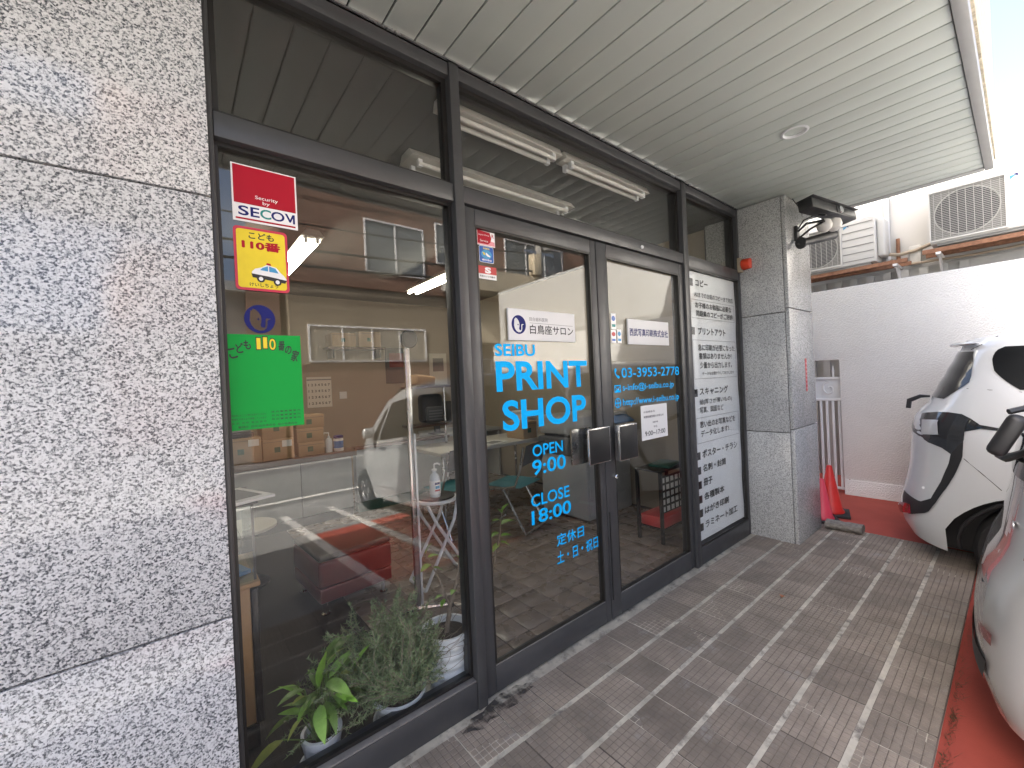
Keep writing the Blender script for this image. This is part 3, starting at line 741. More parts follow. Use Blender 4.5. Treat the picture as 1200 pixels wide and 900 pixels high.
# three small stickers on the left door
def dsheet(name, label, u0, v0, u1, v1, m, r=0):
    b = span(u0, v0, u1, v1, GY); return sheet(name, label, 'sticker', b, GY, m, .0008, r), b
s, b = dsheet('small_sticker', 'pink and white sticker, top of the three on the left door', 558.2, 268, 580, 290.5, 'sticker_white')
flatpoly(frac(b, [(.02, .05), (.98, .05), (.98, .32), (.70, .38), (.02, .3)]), GY-.001, 'pale_pink', s, 'colour_field', .0003)
flatpoly(frac(b, [(.03, .12), (.60, .12), (.74, .28), (.80, .55), (.72, .90), (.03, .96)]), GY-.0014, 'crimson', s, 'colour_field', .0003)
wtext('Japan Print', b, .08, .68, .62, .74, GY-.0019, 'sticker_white', s, .0)
wtext('Service', b, .16, .60, .24, .38, GY-.0019, 'sticker_white', s, .0)
wtext('R', b, .82, .95, .6, .84, GY-.0012, 'crimson', s, .02)
s, b = dsheet('small_sticker', 'blue rounded sticker, middle of the three on the left door', 560.8, 287, 578.8, 309.5, 'sticker_white', .008)
flatpoly(rrect(b[0]+.0018, b[1]-.0018, b[2]+.0018, b[3]-.0018, .007), GY-.001, 'blue_sticker', s, 'colour_field', .0003)
flatpoly(frac(b, ell(.5, .5, .36, .28, 24)), GY-.0014, 'sky_sticker', s, 'colour_field', .0003)
flatpoly(frac(b, [(.22, .62), (.36, .60), (.42, .44), (.30, .46)]), GY-.0018, 'yellow_print', s, 'mark', .0003)
flatpoly(frac(b, [(.46, .62), (.78, .40), (.70, .36), (.52, .40), (.44, .52)]), GY-.0018, 'sticker_white', s, 'mark', .0003)
wtext('加盟店', b, .27, .73, .80, .91, GY-.0014, 'yellow_print', s, .02)
wtext('補助対象店', b, .18, .84, .10, .22, GY-.0014, 'sticker_white', s, .02)
s, b = dsheet('small_sticker', 'red and white sticker, lowest of the three on the left door', 560, 310.5, 582, 329, 'sticker_white')
flatpoly(frac(b, [(.0, .40), (1, .40), (1, 1), (0, 1)]), GY-.001, 'red_sticker', s, 'colour_field', .0003)
wtext('S', b, .36, .70, .46, .94, GY-.0014, 'sticker_white', s, .06)
wtext('防犯カメラ作動中', b, .08, .92, .14, .28, GY-.0012, 'ink_black', s, .02)
# salon sign board
SY = .026
b = (vy(594, 361, SY).x, vy(672, 369, SY).x, vy(596, 398.5, SY).z, vy(594, 361, SY).z)
s = tag(MB().box(b[0], b[1], SY-.006, .0306, b[2], b[3]).build('salon_sign', 'paper', bevel=.001), 'white salon sign board with round navy emblem on the left door', 'sign')
ty = SY-.0066
eb = (b[0]+(b[1]-b[0])*.04, b[0]+(b[1]-b[0])*.235, b[2]+(b[3]-b[2])*.20, b[2]+(b[3]-b[2])*.80)
e2 = emblem(eb, ty, s, 'emblem'); fill2d([frac(eb, star)], ty-.0002, 'navy', e2, 'star')
wtext('目白歯科医院', b, .29, .56, .64, .77, ty, 'ink_grey', s, .0)
flatpoly(frac(b, [(.29, .575), (.96, .555), (.96, .565), (.29, .585)]), ty+.0004, 'ink_grey', s, 'rule_line', .0003)
wtext('白鳥座サロン', b, .29, .965, .22, .53, ty, 'ink_black', s, .012)
# company sign board
b = (vy(734.5, 373.5, SY).x, vy(782, 377.5, SY).x, vy(737, 403.5, SY).z, vy(735, 373.5, SY).z)
s = tag(MB().box(b[0], b[1], SY-.006, .0306, b[2], b[3]).build('company_sign', 'paper', bevel=.001), 'white company name board on the right door', 'sign')
wtext('西武写真印刷株式会社', b, .03, .975, .33, .64, ty, 'navy', s, .02)
# payment stickers and the notice
for (u0, v0, u1, v1, lab, cols) in ((715.5, 367, 722, 386, 'narrow payment sticker beside the company board, upper one', ('blue_sticker', 'teal_print')),
                                    (715.8, 386.5, 722.2, 402, 'narrow payment sticker with red mark, lower left of the pair', ('red_sticker', 'blue_sticker')),
                                    (723, 386, 728.5, 402, 'narrow pale blue payment sticker nearest the company board', ('sky_sticker', 'sky_sticker'))):
    s, b = dsheet('payment_sticker', lab, u0, v0, u1, v1, 'sticker_white')
    flatpoly(frac(b, ell(.5, .68, .38, .17, 18)), GY-.001, cols[0], s, 'mark', .0003)
    flatpoly(frac(b, rect(.14, .86, .14, .32)), GY-.001, cols[1], s, 'mark', .0003)
b = (vy(750.5, 476, GY).x, vy(781, 473, GY).x, vy(752, 517, GY).z, vy(750, 476, GY).z)
s = sheet('paper_notice', 'white paper notice of opening hours taped to the right door', 'notice', b, GY, 'paper', .0006)
ny = GY-.0008
wtext('お客様各位', b, .10, .52, .78, .84, ny, 'ink_black', s, .01)
wtext('時間短縮営業のお知らせ', b, .10, .86, .63, .70, ny, 'ink_black', s, .02)
wtext('営業時間', b, .42, .62, .46, .51, ny, 'ink_black', s, .01)
wtext('平日', b, .45, .58, .32, .38, ny, 'ink_black', s, .01)
wtext('9:00~17:00', b, .12, .90, .11, .25, ny, 'ink_black', s, .015)
# price list sheet behind the right-hand pane
PX0, PX1 = 2.956, 3.728; PY = .0290
rows = [[Vector((PX0-.05+(PX1-.012-PX0+.05)*i/10 + .006*math.sin(j*1.7)*(i == 10), PY+.004+.0015*math.sin(i*1.1+j*.8), .15+(2.142-.15)*j/18)) for i in range(11)] for j in range(19)]
svc = tag(MB().grid(rows).build('service_poster', 'sheet_white', smooth=True), 'tall white service list poster behind the right-hand pane', 'poster')
pb = (PX0, PX1, 0, 1)
def zz_(v): return 2.150-(v-314)*.006215
def pl(st_, v0, v1, a, b2, wt=.012): return text(st_, PX0+(PX1-PX0)*a, PX0+(PX1-PX0)*b2, zz_(v1), zz_(v0), PY+.0005, 'ink_black', svc, 'lettering', wt+.012)
for st_, v0, v1, a, b2, wt in (('コピー', 323.5, 332, .12, .37, .02), ('A0までの台紙のコピーまで対応', 339, 345.5, .09, .93, .0), ('お子様のお勉強に必要な', 351, 358.5, .10, .88, .01), ('問題集のコピーがご好評!', 361, 368.5, .11, .92, .01),
        ('プリントアウト', 381.5, 390.5, .13, .72, .02), ('急に印刷が必要になった', 402, 410, .12, .92, .01), ('書類はありませんか?', 412.5, 420.5, .13, .84, .01), ('少量から出力します。', 423.5, 431.5, .14, .84, .01), ('データをお預かりして出力します', 435.5, 440, .18, .88, .0),
        ('スキャニング', 454.5, 464, .11, .72, .02), ('絵(厚さが薄いもの)', 468.5, 476, .10, .80, .0), ('写真、図面など', 478, 485.5, .10, .60, .0), ('思い出のお写真などを', 495, 503, .09, .86, .01), ('データ化します!', 506, 514, .10, .70, .01),
        ('ポスター・チラシ', 529.5, 539, .11, .88, .02), ('名刺・封筒', 547, 556, .11, .60, .02), ('冊子', 564, 573, .11, .29, .02), ('各種製本', 581, 590, .11, .54, .02), ('はがき印刷', 597.5, 606.5, .11, .63, .02), ('ラミネート加工', 614, 623.5, .11, .82, .02)):
    pl(st_, v0, v1, a, b2, wt)
for v0, v1 in ((324, 333), (382, 391), (456, 465), (531, 540), (548.5, 557.5), (565.5, 574.5), (582.5, 591.5), (599, 608), (615.5, 624.5)):
    flatpoly(rect(PX0-.002, PX0+.056, zz_(v1), zz_(v0)), PY+.0012, 'ink_black', svc, 'bullet_square', .0003)
for v0, v1 in ((348.5, 371), (397, 444), (490.5, 521)):
    bb = MB(); x0, x1, z0, z1 = PX0+.02, PX1-.04, zz_(v1), zz_(v0); t = .0022
    for q in ((x0, x1, z0, z0+t), (x0, x1, z1-t, z1), (x0, x0+t, z0+t, z1-t), (x1-t, x1, z0+t, z1-t)): bb.box(q[0], q[1], PY+.0008, PY+.0012, q[2], q[3])
    bb.build('frame_line', 'ink_grey', svc)

# ================================================================ inside the shop
def lamp_fixture(name, label, x, y, z, ln, along_y, lit, wd=.16):
    t = thing(name, label, 'ceiling light', (x, y, z), 'fluorescent ceiling fixtures')
    def P(a, b, c): return (x+b, y+a, z+c) if along_y else (x+a, y+b, z+c)
    b = MB(); h = ln/2
    prof = [(-wd/2, .0), (-wd*.28, .045), (wd*.28, .045), (wd/2, .0)]
    b.prism([(p[0], p[1]) for p in prof], lambda p: Vector(P(-h, p[0], p[1])), lambda p: Vector(P(h, p[0], p[1])))
    b.build('reflector', 'lamp_pan' if lit else 'table_top', t, bevel=.003)
    for s_ in (-1, 1):
        MB().tube([P(-h+.05, s_*wd*.30, -.024), P(h-.05, s_*wd*.30, -.024)], .012, 10).build('tube_lamp', 'tube_on' if lit else 'frosted', t, smooth=True)
        for e in (-1, 1): MB().box(*[c for pr in zip(P(e*(h-.06)-.012*1, s_*wd*.27-.012, -.038), P(e*(h-.06)+.012, s_*wd*.27+.012, .004)) for c in sorted(pr)]).build('lamp_holder', 'white_metal', t)
    return t
lamp_fixture('fluorescent_light', 'lit twin-tube ceiling light behind the patrol car sticker', .86, 2.45, 2.55, 1.25, True, True)
lamp_fixture('fluorescent_light', 'lit twin-tube ceiling light beside the middle mullion, deep in the shop', 2.32, 2.62, 2.55, 1.25, True, True)
lamp_fixture('fluorescent_light', 'unlit twin-tube ceiling light behind the panes above the left door', 1.64, .56, 2.60, 1.25, False, False)
lamp_fixture('fluorescent_light', 'long unlit tube light close under the head rail, left half', 1.38, .165, 2.655, .78, False, False, .09)
lamp_fixture('fluorescent_light', 'long unlit tube light close under the head rail, right half', 2.22, .165, 2.655, .84, False, False, .09)

# counter with panelled front
ct = thing('counter', 'low counter with pale grey panels and dark wooden top', 'counter', (.6, 3.4, 0))
MB().box(-.49, 1.50, 3.24, 3.75, .0, .655).build('carcass', 'dark_grey', ct)
for xa, xb in ((-.49, .178), (.186, .985), (.993, 1.50)):
    MB().box(xa, xb, 3.215, 3.2385, .095, .648).build('front_panel', 'counter_panel', ct, bevel=.002)
MB().box(-.49, 1.50, 3.225, 3.2385, .0, .090).build('plinth', 'black_plastic', ct)
MB().box(-.49, 1.55, 3.17, 3.78, .658, .715).build('counter_top', 'counter_wood', ct, bevel=.004)
low = thing('low_partition', 'low grey partition with green skirting beside the counter', 'partition', (2.1, 3.3, 0))
MB().box(1.565, 2.75, 3.26, 3.36, .11, .70).build('panel', 'counter_panel', low, bevel=.003)
MB().box(1.565, 2.75, 3.245, 3.36, .0, .106).build('skirting', 'green_skirt', low)
MB().box(1.555, 2.77, 3.24, 3.38, .703, .735).build('cap', 'counter_wood', low, bevel=.003)
# cartons on the counter
def carton(x0, x1, z0, z1, lab, lbl=False, y=3.25):
    t = thing('cardboard_box', lab, 'box', ((x0+x1)/2, y+.14, z0), 'cartons on the counter')
    MB().box(x0, x1, y, y+.30, z0, z1).build('carton', 'cardboard', t, bevel=.004)
    cx = x0+(x1-x0)*.45; cz = z0+(z1-z0)*.48
    MB().box(cx-.026, cx+.026, y-.0015, y-.0003, cz-.026, cz+.026).build('print_mark', 'carton_mark', t)
    MB().box(x0+.006, x1-.006, y-.0012, y-.0003, z1-.030, z1-.026).build('flap_seam', 'joint', t)
    if lbl: MB().box(x1-.11, x1-.02, y-.0022, y-.0003, z1-.085, z1-.02).build('address_label', 'paper', t)
def C2(u0, v0, u1, v1): a, b = vy(u0, v0, 3.25), vy(u1, v1, 3.25); return a.x, b.x
carton(.34, .655, .7165, .965, 'labelled carton standing left on the counter, below the green sign', True)
carton(.665, .945, .7165, .925, 'labelled carton second from left on the counter', True)
carton(.665, .945, .9265, 1.14, 'carton stacked on the second carton, mostly behind the green sign')
carton(.985, 1.235, .7165, .855, 'lowest carton of the right-hand stack on the counter')
carton(.975, 1.235, .8565, 1.00, 'middle carton of the right-hand stack on the counter')
carton(.975, 1.245, 1.0015, 1.14, 'top carton of the right-hand stack under the wall calendar')
tag(MB().box(.36, .60, 3.27, 3.5, .966, 1.02).build('black_case', 'black_plastic', bevel=.01), 'flat black case lying on the left carton', 'case')
cal = tag(MB().box(1.42, 1.74, 4.680, 4.696, 1.16, 1.58).build('wall_calendar', 'paper_warm', None), 'paper wall calendar hanging behind the carton stack', 'calendar')
for q in range(4):
    text('1 2 3 4 5 6 7', 1.44, 1.72, 1.20+.085*q, 1.235+.085*q, 4.679, 'ink_black', cal, 'lettering', .02)
MB().box(1.422, 1.738, 4.676, 4.6795, 1.535, 1.55).build('binding_strip', 'ink_grey', cal)
tag(MB().box(1.85, 1.95, 4.688, 4.698, 1.26, 1.36).build('wall_sign', 'paper', None), 'tiny white no smoking sign on the back wall', 'sign')
# bottles on the counter
t = thing('pump_bottle', 'clear pump bottle on the counter beside the white tub', 'bottle', (1.297, 3.30, .7165))
MB().lathe([(.034, 0), (.036, .01), (.036, .12), (.028, .145), (.013, .155), (.013, .175)], (1.297, 3.30, .7165), 20).build('bottle_body', 'bottle_clear', t, smooth=True)
MB().tube([(1.297, 3.30, .89), (1.297, 3.30, .925), (1.252, 3.30, .93), (1.247, 3.30, .915)], .006, 8).build('pump', 'sticker_white', t, smooth=True)
t = thing('wipe_tub', 'round white wipes tub with blue label on the counter', 'tub', (1.40, 3.31, .7165))
MB().lathe([(.048, 0), (.05, .008), (.05, .135), (.045, .14)], (1.40, 3.31, .7165), 24).build('tub_body', 'sticker_white', t, smooth=True)
MB().lathe([(.0505, .035), (.0508, .037), (.0508, .11), (.0505, .112)], (1.40, 3.31, .7165), 24, cap=False).build('label', 'label_blue', t, smooth=True)
MB().lathe([(.051, .1405), (.051, .165), (.04, .172)], (1.40, 3.31, .7165), 24).build('lid', 'navy', t, smooth=True)
# ottoman
t = thing('ottoman', 'red leather ottoman with reflection-coloured top on short chrome legs', 'ottoman', (.95, 1.60, 0))
om = Matrix.Translation((.86, 1.50, 0)) @ Matrix.Rotation(R(4), 4, 'Z')
def rot_box(x0, x1, y0, y1, z0, z1, m):
    b = MB().box(x0, x1, y0, y1, z0, z1); b.v = [m @ p for p in b.v]; return b
rot_box(-.235, .235, -.26, .26, .085, .175, om).build('base', 'red_leather', t, bevel=.012, seg=3)
rot_box(-.238, .238, -.263, .263, .1765, .335, om).build('cushion_side', 'red_leather', t, bevel=.02, seg=4)
rot_box(-.236, .236, -.261, .261, .3365, .375, om).build('cushion_top', 'leather_reflection', t, bevel=.018, seg=4)  # top coloured dark brown for the reflection lying on the red leather
for a, b in ((-.19, -.21), (.19, -.21), (-.19, .21), (.19, .21)):
    p = om @ Vector((a, b, 0)); MB().lathe([(.026, 0), (.028, .006), (.016, .014), (.014, .07), (.026, .084)], p, 16).build('leg', 'chrome', t, smooth=True)
# tall stand with round black head
t = thing('sensor_stand', 'tall silver stand with round black head and T-shaped foot', 'stand', (1.10, .85, 0))
MB().box(1.085, 1.117, .835, .862, .035, 1.62).build('pole', 'steel', t, bevel=.004)
MB().box(1.120, 1.132, .838, .858, .035, 1.10).build('pole_sleeve', 'white_metal', t, bevel=.002)
MB().tube([(1.02, .90, .018), (1.10, .85, .05), (1.30, .80, .018)], [.014, .024, .013], 8, flat=.7).build('foot', 'steel', t, smooth=True)
MB().lathe([(.014, 0), (.016, .018)], (1.30, .80, 0), 12).build('castor', 'black_plastic', t)
hd = MB().lathe([(.050, -.012), (.056, -.006), (.056, .008), (.050, .014)], (1.118, .845, 1.675), 28, Matrix.Rotation(R(90), 4, 'X')).build('head', 'black_plastic', t, smooth=True)
gr = MB()
for r_ in (.046, .034, .022, .010):
    gr.tube([(1.118+r_*math.cos(2*math.pi*k/28), .830, 1.675+r_*math.sin(2*math.pi*k/28)) for k in range(29)], .0016, 5, cap=False)
gr.build('head_rings', 'dark_grey', hd, smooth=True)
MB().tube([(1.105, .848, 1.56), (1.105, .848, 1.62), (1.118, .846, 1.635)], .010, 8).build('neck', 'steel', t, smooth=True)
# folding stool
t = thing('folding_stool', 'white folding stool with round black seat', 'stool', (1.42, 1.16, 0))
MB().lathe([(.145, .575), (.150, .580), (.150, .592), (.145, .597)], (1.42, 1.16, 0), 32).build('seat_rim', 'white_metal', t, smooth=True)
MB().lathe([(.132, .5975), (.130, .607), (.09, .611)], (1.42, 1.16, 0), 32).build('seat', 'black_plastic', t, smooth=True)
for dy in (-.10, .10):
    MB().tube([(1.30, 1.16+dy, .575), (1.36, 1.16+dy*1.1, .44), (1.62, 1.16+dy*1.25, .02)], .0115, 10).build('leg', 'white_metal', t, smooth=True)
    MB().tube([(1.54, 1.16+dy*.9, .575), (1.50, 1.16+dy, .44), (1.25, 1.16+dy*1.15, .02)], .0115, 10).build('leg', 'white_metal', t, smooth=True)
MB().tube([(1.62, 1.035, .022), (1.62, 1.285, .022)], .011, 8).build('foot_bar', 'white_metal', t, smooth=True)
MB().tube([(1.25, 1.045, .022), (1.25, 1.275, .022)], .011, 8).build('foot_bar', 'white_metal', t, smooth=True)
# sanitiser on the stool
t = thing('sanitiser_bottle', 'hand sanitiser pump bottle standing on the folding stool', 'bottle', (1.395, 1.12, .6115))
MB().lathe([(.034, 0), (.037, .008), (.037, .125), (.030, .15), (.014, .165), (.014, .178)], (1.395, 1.12, .6115), 24).build('bottle_body', 'bottle_clear', t, smooth=True)
MB().lathe([(.0374, .022), (.0377, .024), (.0377, .112), (.0374, .114)], (1.395, 1.12, .6115), 24, cap=False).build('label', 'sticker_white', t, smooth=True)
MB().box(1.375, 1.412, 1.0815, 1.0828, .70, .716).build('label_print', 'navy', t); MB().box(1.378, 1.41, 1.0815, 1.0828, .672, .692).build('label_print', 'sky_sticker', t); MB().box(1.375, 1.412, 1.0815, 1.0828, .655, .666).build('label_print', 'red_sticker', t)
MB().lathe([(.012, .178), (.018, .180), (.018, .192), (.006, .196), (.006, .226)], (1.395, 1.12, .6115), 16).build('pump', 'sticker_white', t, smooth=True)
MB().tube([(1.395, 1.12, .838), (1.415, 1.11, .842), (1.432, 1.10, .830)], .0065, 8).build('nozzle', 'sticker_white', t, smooth=True)
# display case on an oak cabinet behind the granite
t = thing('oak_cabinet', 'oak display cabinet with black edge at the far left', 'cabinet', (.12, .60, 0))
MB().box(-.15, .205, .445, .80, .09, .625).build('body', 'wood_oak', t, bevel=.004)
MB().box(-.15, .215, .440, .81, .0, .088).build('plinth', 'black_plastic', t)
MB().box(.2055, .232, .438, .80, .089, .618).build('edge_post', 'black_plastic', t, bevel=.006)
MB().box(-.16, .240, .430, .815, .6265, .648).build('top', 'wood_oak', t, bevel=.006)
t = thing('glass_case', 'small glass showcase standing on the oak cabinet', 'showcase', (.07, .60, .649))
MB().box(.2225, .2285, .45, .79, .6495, .945).build('side_glass', 'clear_glass', t); MB().box(-.14, .2215, .450, .456, .6495, .945).build('front_glass', 'clear_glass', t)
MB().box(.2215, .2302, .4485, .457, .6495, .948).build('corner_post', 'dark_grey', t)
MB().box(-.15, .245, .44, .80, .949, .958).build('lid', 'dark_grey', t, bevel=.002)
MB().box(-.13, .20, .47, .77, .78, .786).build('shelf', 'clear_glass', t)
tag(MB().obox((.14, .58, .662), (.12, .16, .016), (0, 0, .3)).build('booklet', 'label_blue', bevel=.003), 'small booklet lying inside the glass showcase', 'booklet')
mg = thing('magazine', 'magazine lying on top of the glass showcase', 'magazine', (.16, .56, .9585))
MB().obox((.16, .56, .966), (.22, .28, .012), (0, 0, .35)).build('pages', 'paper', mg, bevel=.002)
MB().obox((.16, .56, .9735), (.16, .20, .001), (0, 0, .35)).build('cover_print', 'ink_grey', mg)
# round table behind
t = thing('round_table', 'small round table with pale top near the cabinet', 'table', (.36, 2.1, 0))
MB().lathe([(.20, .405), (.21, .41), (.21, .428), (.20, .434)], (.36, 2.1, 0), 32).build('table_top', 'table_top', t, smooth=True)
MB().lathe([(.15, 0), (.15, .015), (.03, .03), (.025, .40)], (.36, 2.1, 0), 24).build('pedestal', 'black_plastic', t, smooth=True)
# chairs and table seen through the left door
def chair(x, y, rz, lab):
    t = thing('folding_chair', lab, 'chair', (0, 0, 0), 'chairs at the work table')
    b = MB()
    rows = [[(-.20+.40*i/8, -.19+.38*j/8, .43+.03*(1-((i-4)/4)**4)*(1-((j-4)/4)**4)) for i in range(9)] for j in range(9)]
    b.grid(rows); b.grid([[(p[0], p[1], .425) for p in r_] for r_ in rows])
    b.build('seat', 'teal_seat', t, smooth=True, angle=60)
    for s_ in (-1, 1):
        MB().tube([(s_*.21, -.24, .01), (s_*.21, -.17, .38), (s_*.21, .14, .44), (s_*.205, .20, .60), (s_*.20, .24, .80)], .011, 8).build('side_frame', 'steel', t, smooth=True)
        MB().tube([(s_*.19, .22, .01), (s_*.19, .0, .40)], .011, 8).build('leg', 'steel', t, smooth=True)
    MB().tube([(-.21, -.24, .012), (.21, -.24, .012)], .010, 8).build('foot_bar', 'steel', t, smooth=True)
    MB().tube([(-.19, .22, .012), (.19, .22, .012)], .010, 8).build('foot_bar', 'steel', t, smooth=True)
    MB().grid([[(-.20+.40*i/8, .225+.05*k/4-.03*math.cos((i-4)/4*1.3), .62+.19*k/4) for i in range(9)] for k in range(5)]).build('backrest', 'dark_grey', t, smooth=True)
    t.location = (x, y, 0); t.rotation_euler = (0, 0, rz); return t
chair(2.50, 1.62, R(200), 'teal-seated metal chair nearest the left door')
chair(2.02, 1.95, R(185), 'teal-seated metal chair behind, partly hidden by the mullion')
t = thing('work_table', 'long work table with pale top behind the chairs', 'table', (2.75, 2.3, 0))
MB().box(1.95, 3.45, 2.02, 2.72, .70, .735).build('table_top', 'table_top', t, bevel=.004)
for x in (2.0, 3.4):
    for y in (2.07, 2.67): MB().tube([(x, y, 0), (x, y, .70)], .016, 8).build('leg', 'steel', t, smooth=True)
carton(3.02, 3.22, .7365, .93, 'brown carton standing on the work table behind the door handles', y=2.05)
t = thing('magazine', 'open magazine lying on the work table', 'magazine', (2.66, 2.14, .736))
MB().obox((2.66, 2.14, .741), (.30, .20, .008), (0, 0, .3)).build('pages', 'paper', t); MB().obox((2.66, 2.14, .7455), (.20, .13, .0008), (0, 0, .3)).build('page_print', 'ink_grey', t)
t = thing('plastic_bin', 'clear plastic storage bin on the work table', 'bin', (3.3, 2.35, .736))
MB().box(3.24, 3.43, 2.25, 2.50, .7365, 1.01).build('bin_body', 'frosted', t, bevel=.02, seg=3); MB().box(3.23, 3.44, 2.24, 2.51, 1.0115, 1.03).build('lid', 'white_metal', t, bevel=.006)
# shelves, monitor and posters on the back wall
t = thing('monitor', 'black computer monitor on a desk behind the left door', 'monitor', (2.85, 3.65, .72))
MB().box(2.60, 3.05, 3.63, 3.67, .86, 1.16).build('screen', 'black_plastic', t, bevel=.006); MB().box(2.79, 2.86, 3.64, 3.69, .735, .86).build('stand', 'dark_grey', t)
MB().box(2.72, 2.93, 3.60, 3.74, .7205, .734).build('foot', 'dark_grey', t, bevel=.004)
t = thing('back_desk', 'desk along the back of the shop', 'desk', (3.1, 3.7, 0))
MB().box(2.80, 3.82, 3.50, 4.2, .68, .72).build('desk_top', 'grey_machine', t, bevel=.004)
for x in (2.82, 3.78): MB().box(x-.015, x+.015, 3.52, 4.18, 0, .68).build('side_panel', 'grey_machine', t)
for x0, x1, z0, z1, m_, lab in ((2.55, 2.95, 1.45, 2.0, 'dark_grey', 'dark poster on the back wall behind the salon sign'), (3.30, 3.62, 1.40, 1.92, 'paper_warm', 'pale poster on the back wall right of the dark poster')):
    p_ = tag(MB().box(x0, x1, 4.685, 4.697, z0, z1).build('wall_poster', m_), lab, 'poster')
    MB().box(x0+.06, x1-.06, 4.6815, 4.6845, z1-.30, z1-.08).build('picture', 'ink_grey' if m_ == 'paper_warm' else 'red_leather', p_)
sh = thing('wall_shelf', 'dark wall shelf with boxes behind the salon sign', 'shelf', (2.0, 4.5, 1.95))
MB().box(1.65, 2.45, 4.42, 4.69, 1.95, 1.98).build('board', 'counter_wood', sh)
for x in (1.72, 2.38): MB().box(x-.012, x+.012, 4.44, 4.69, 1.83, 1.949).build('bracket', 'dark_grey', sh)
carton(1.70, 2.02, 1.981, 2.17, 'carton on the wall shelf, left one', y=4.40); carton(2.06, 2.38, 1.981, 2.20, 'carton on the wall shelf, right one', y=4.40)
# backpack on a rack behind the reflected car
t = thing('coat_rack', 'rack with a black backpack and paper bag on top', 'rack', (2.10, 2.62, 0))
for x in (1.93, 2.36): MB().tube([(x, 2.62, 0), (x, 2.62, 1.36)], .014, 8).build('post', 'steel', t, smooth=True)
MB().box(1.90, 2.39, 2.50, 2.74, 1.361, 1.385).build('shelf', 'counter_wood', t); MB().box(1.90, 2.39, 2.50, 2.74, .95, .975).build('shelf', 'counter_wood', t)
bp = thing('backpack', 'black backpack standing on the rack shelf', 'backpack', (2.18, 2.6, .976))
MB().obox((2.18, 2.61, 1.14), (.26, .15, .31)).build('pack_body', 'black_plastic', bp, bevel=.05, seg=4); MB().obox((2.18, 2.525, 1.08), (.20, .05, .16)).build('pocket', 'dark_grey', bp, bevel=.02, seg=3)
for q in range(4): MB().box(2.10, 2.26, 2.4965, 2.4995, 1.02+.03*q, 1.032+.03*q).build('strap', 'ink_grey', bp)
MB().obox((2.10, 2.62, 1.445), (.26, .16, .11), (0, .1, .2)).build('paper_bag', 'cardboard', None, bevel=.025, seg=3)
tag(C.objects['paper_bag'], 'crumpled brown paper bag on top of the rack', 'bag')
# copier and crate rack behind the right door
t = thing('copier', 'large grey office copier behind the right door', 'copier', (3.35, 1.35, 0))
MB().box(3.02, 3.72, 1.15, 1.78, .02, .62).build('cabinet', 'grey_machine', t, bevel=.015, seg=3)
for q in range(3): MB().box(3.05, 3.69, 1.138, 1.1495, .07+.17*q, .215+.17*q).build('paper_drawer', 'grey_machine', t, bevel=.006)
MB().box(3.00, 3.74, 1.13, 1.80, .6215, .80).build('engine', 'dark_grey', t, bevel=.02, seg=3)
MB().box(3.02, 3.72, 1.16, 1.78, .83, 1.02).build('scanner', 'grey_machine', t, bevel=.02, seg=3)
MB().box(3.06, 3.68, 1.20, 1.75, .8005, .8295).build('tray_gap', 'black_plastic', t)
MB().obox((3.52, 1.10, .96), (.30, .12, .02), (.5, 0, 0)).build('control_panel', 'label_blue', t, bevel=.004)
t = thing('wire_rack', 'black rack with white lattice panel and a red tray', 'rack', (3.28, .48, 0))
for x in (3.06, 3.52):
    for y in (.40, .62): MB().box(x-.012, x+.012, y-.012, y+.012, 0, .585).build('post', 'black_plastic', t)
MB().box(3.045, 3.535, .385, .635, .586, .600).build('top_shelf', 'black_plastic', t, bevel=.002); MB().box(3.073, 3.507, .40, .62, .10, .112).build('bottom_shelf', 'black_plastic', t)
MB().box(3.09, 3.50, .405, .62, .1125, .205).build('red_tray', 'red_sticker', t, bevel=.008)
la = MB(); lx = MB()
for i in range(6):
    for j in range(5):
        x = 3.11+.069*i; z = .27+.060*j; lx.box(x-.021, x+.021, .4065, .4085, z-.020, z+.020)
MB().box(3.075, 3.505, .409, .418, .24, .545).build('lattice_back', 'black_plastic', t); lx.build('lattice_cells', 'paper', t)
tag(MB().obox((3.30, .50, .612), (.26, .18, .022), (0, 0, .15)).build('ring_binder', 'green_skirt', bevel=.004), 'green binder lying on the lattice rack', 'binder')

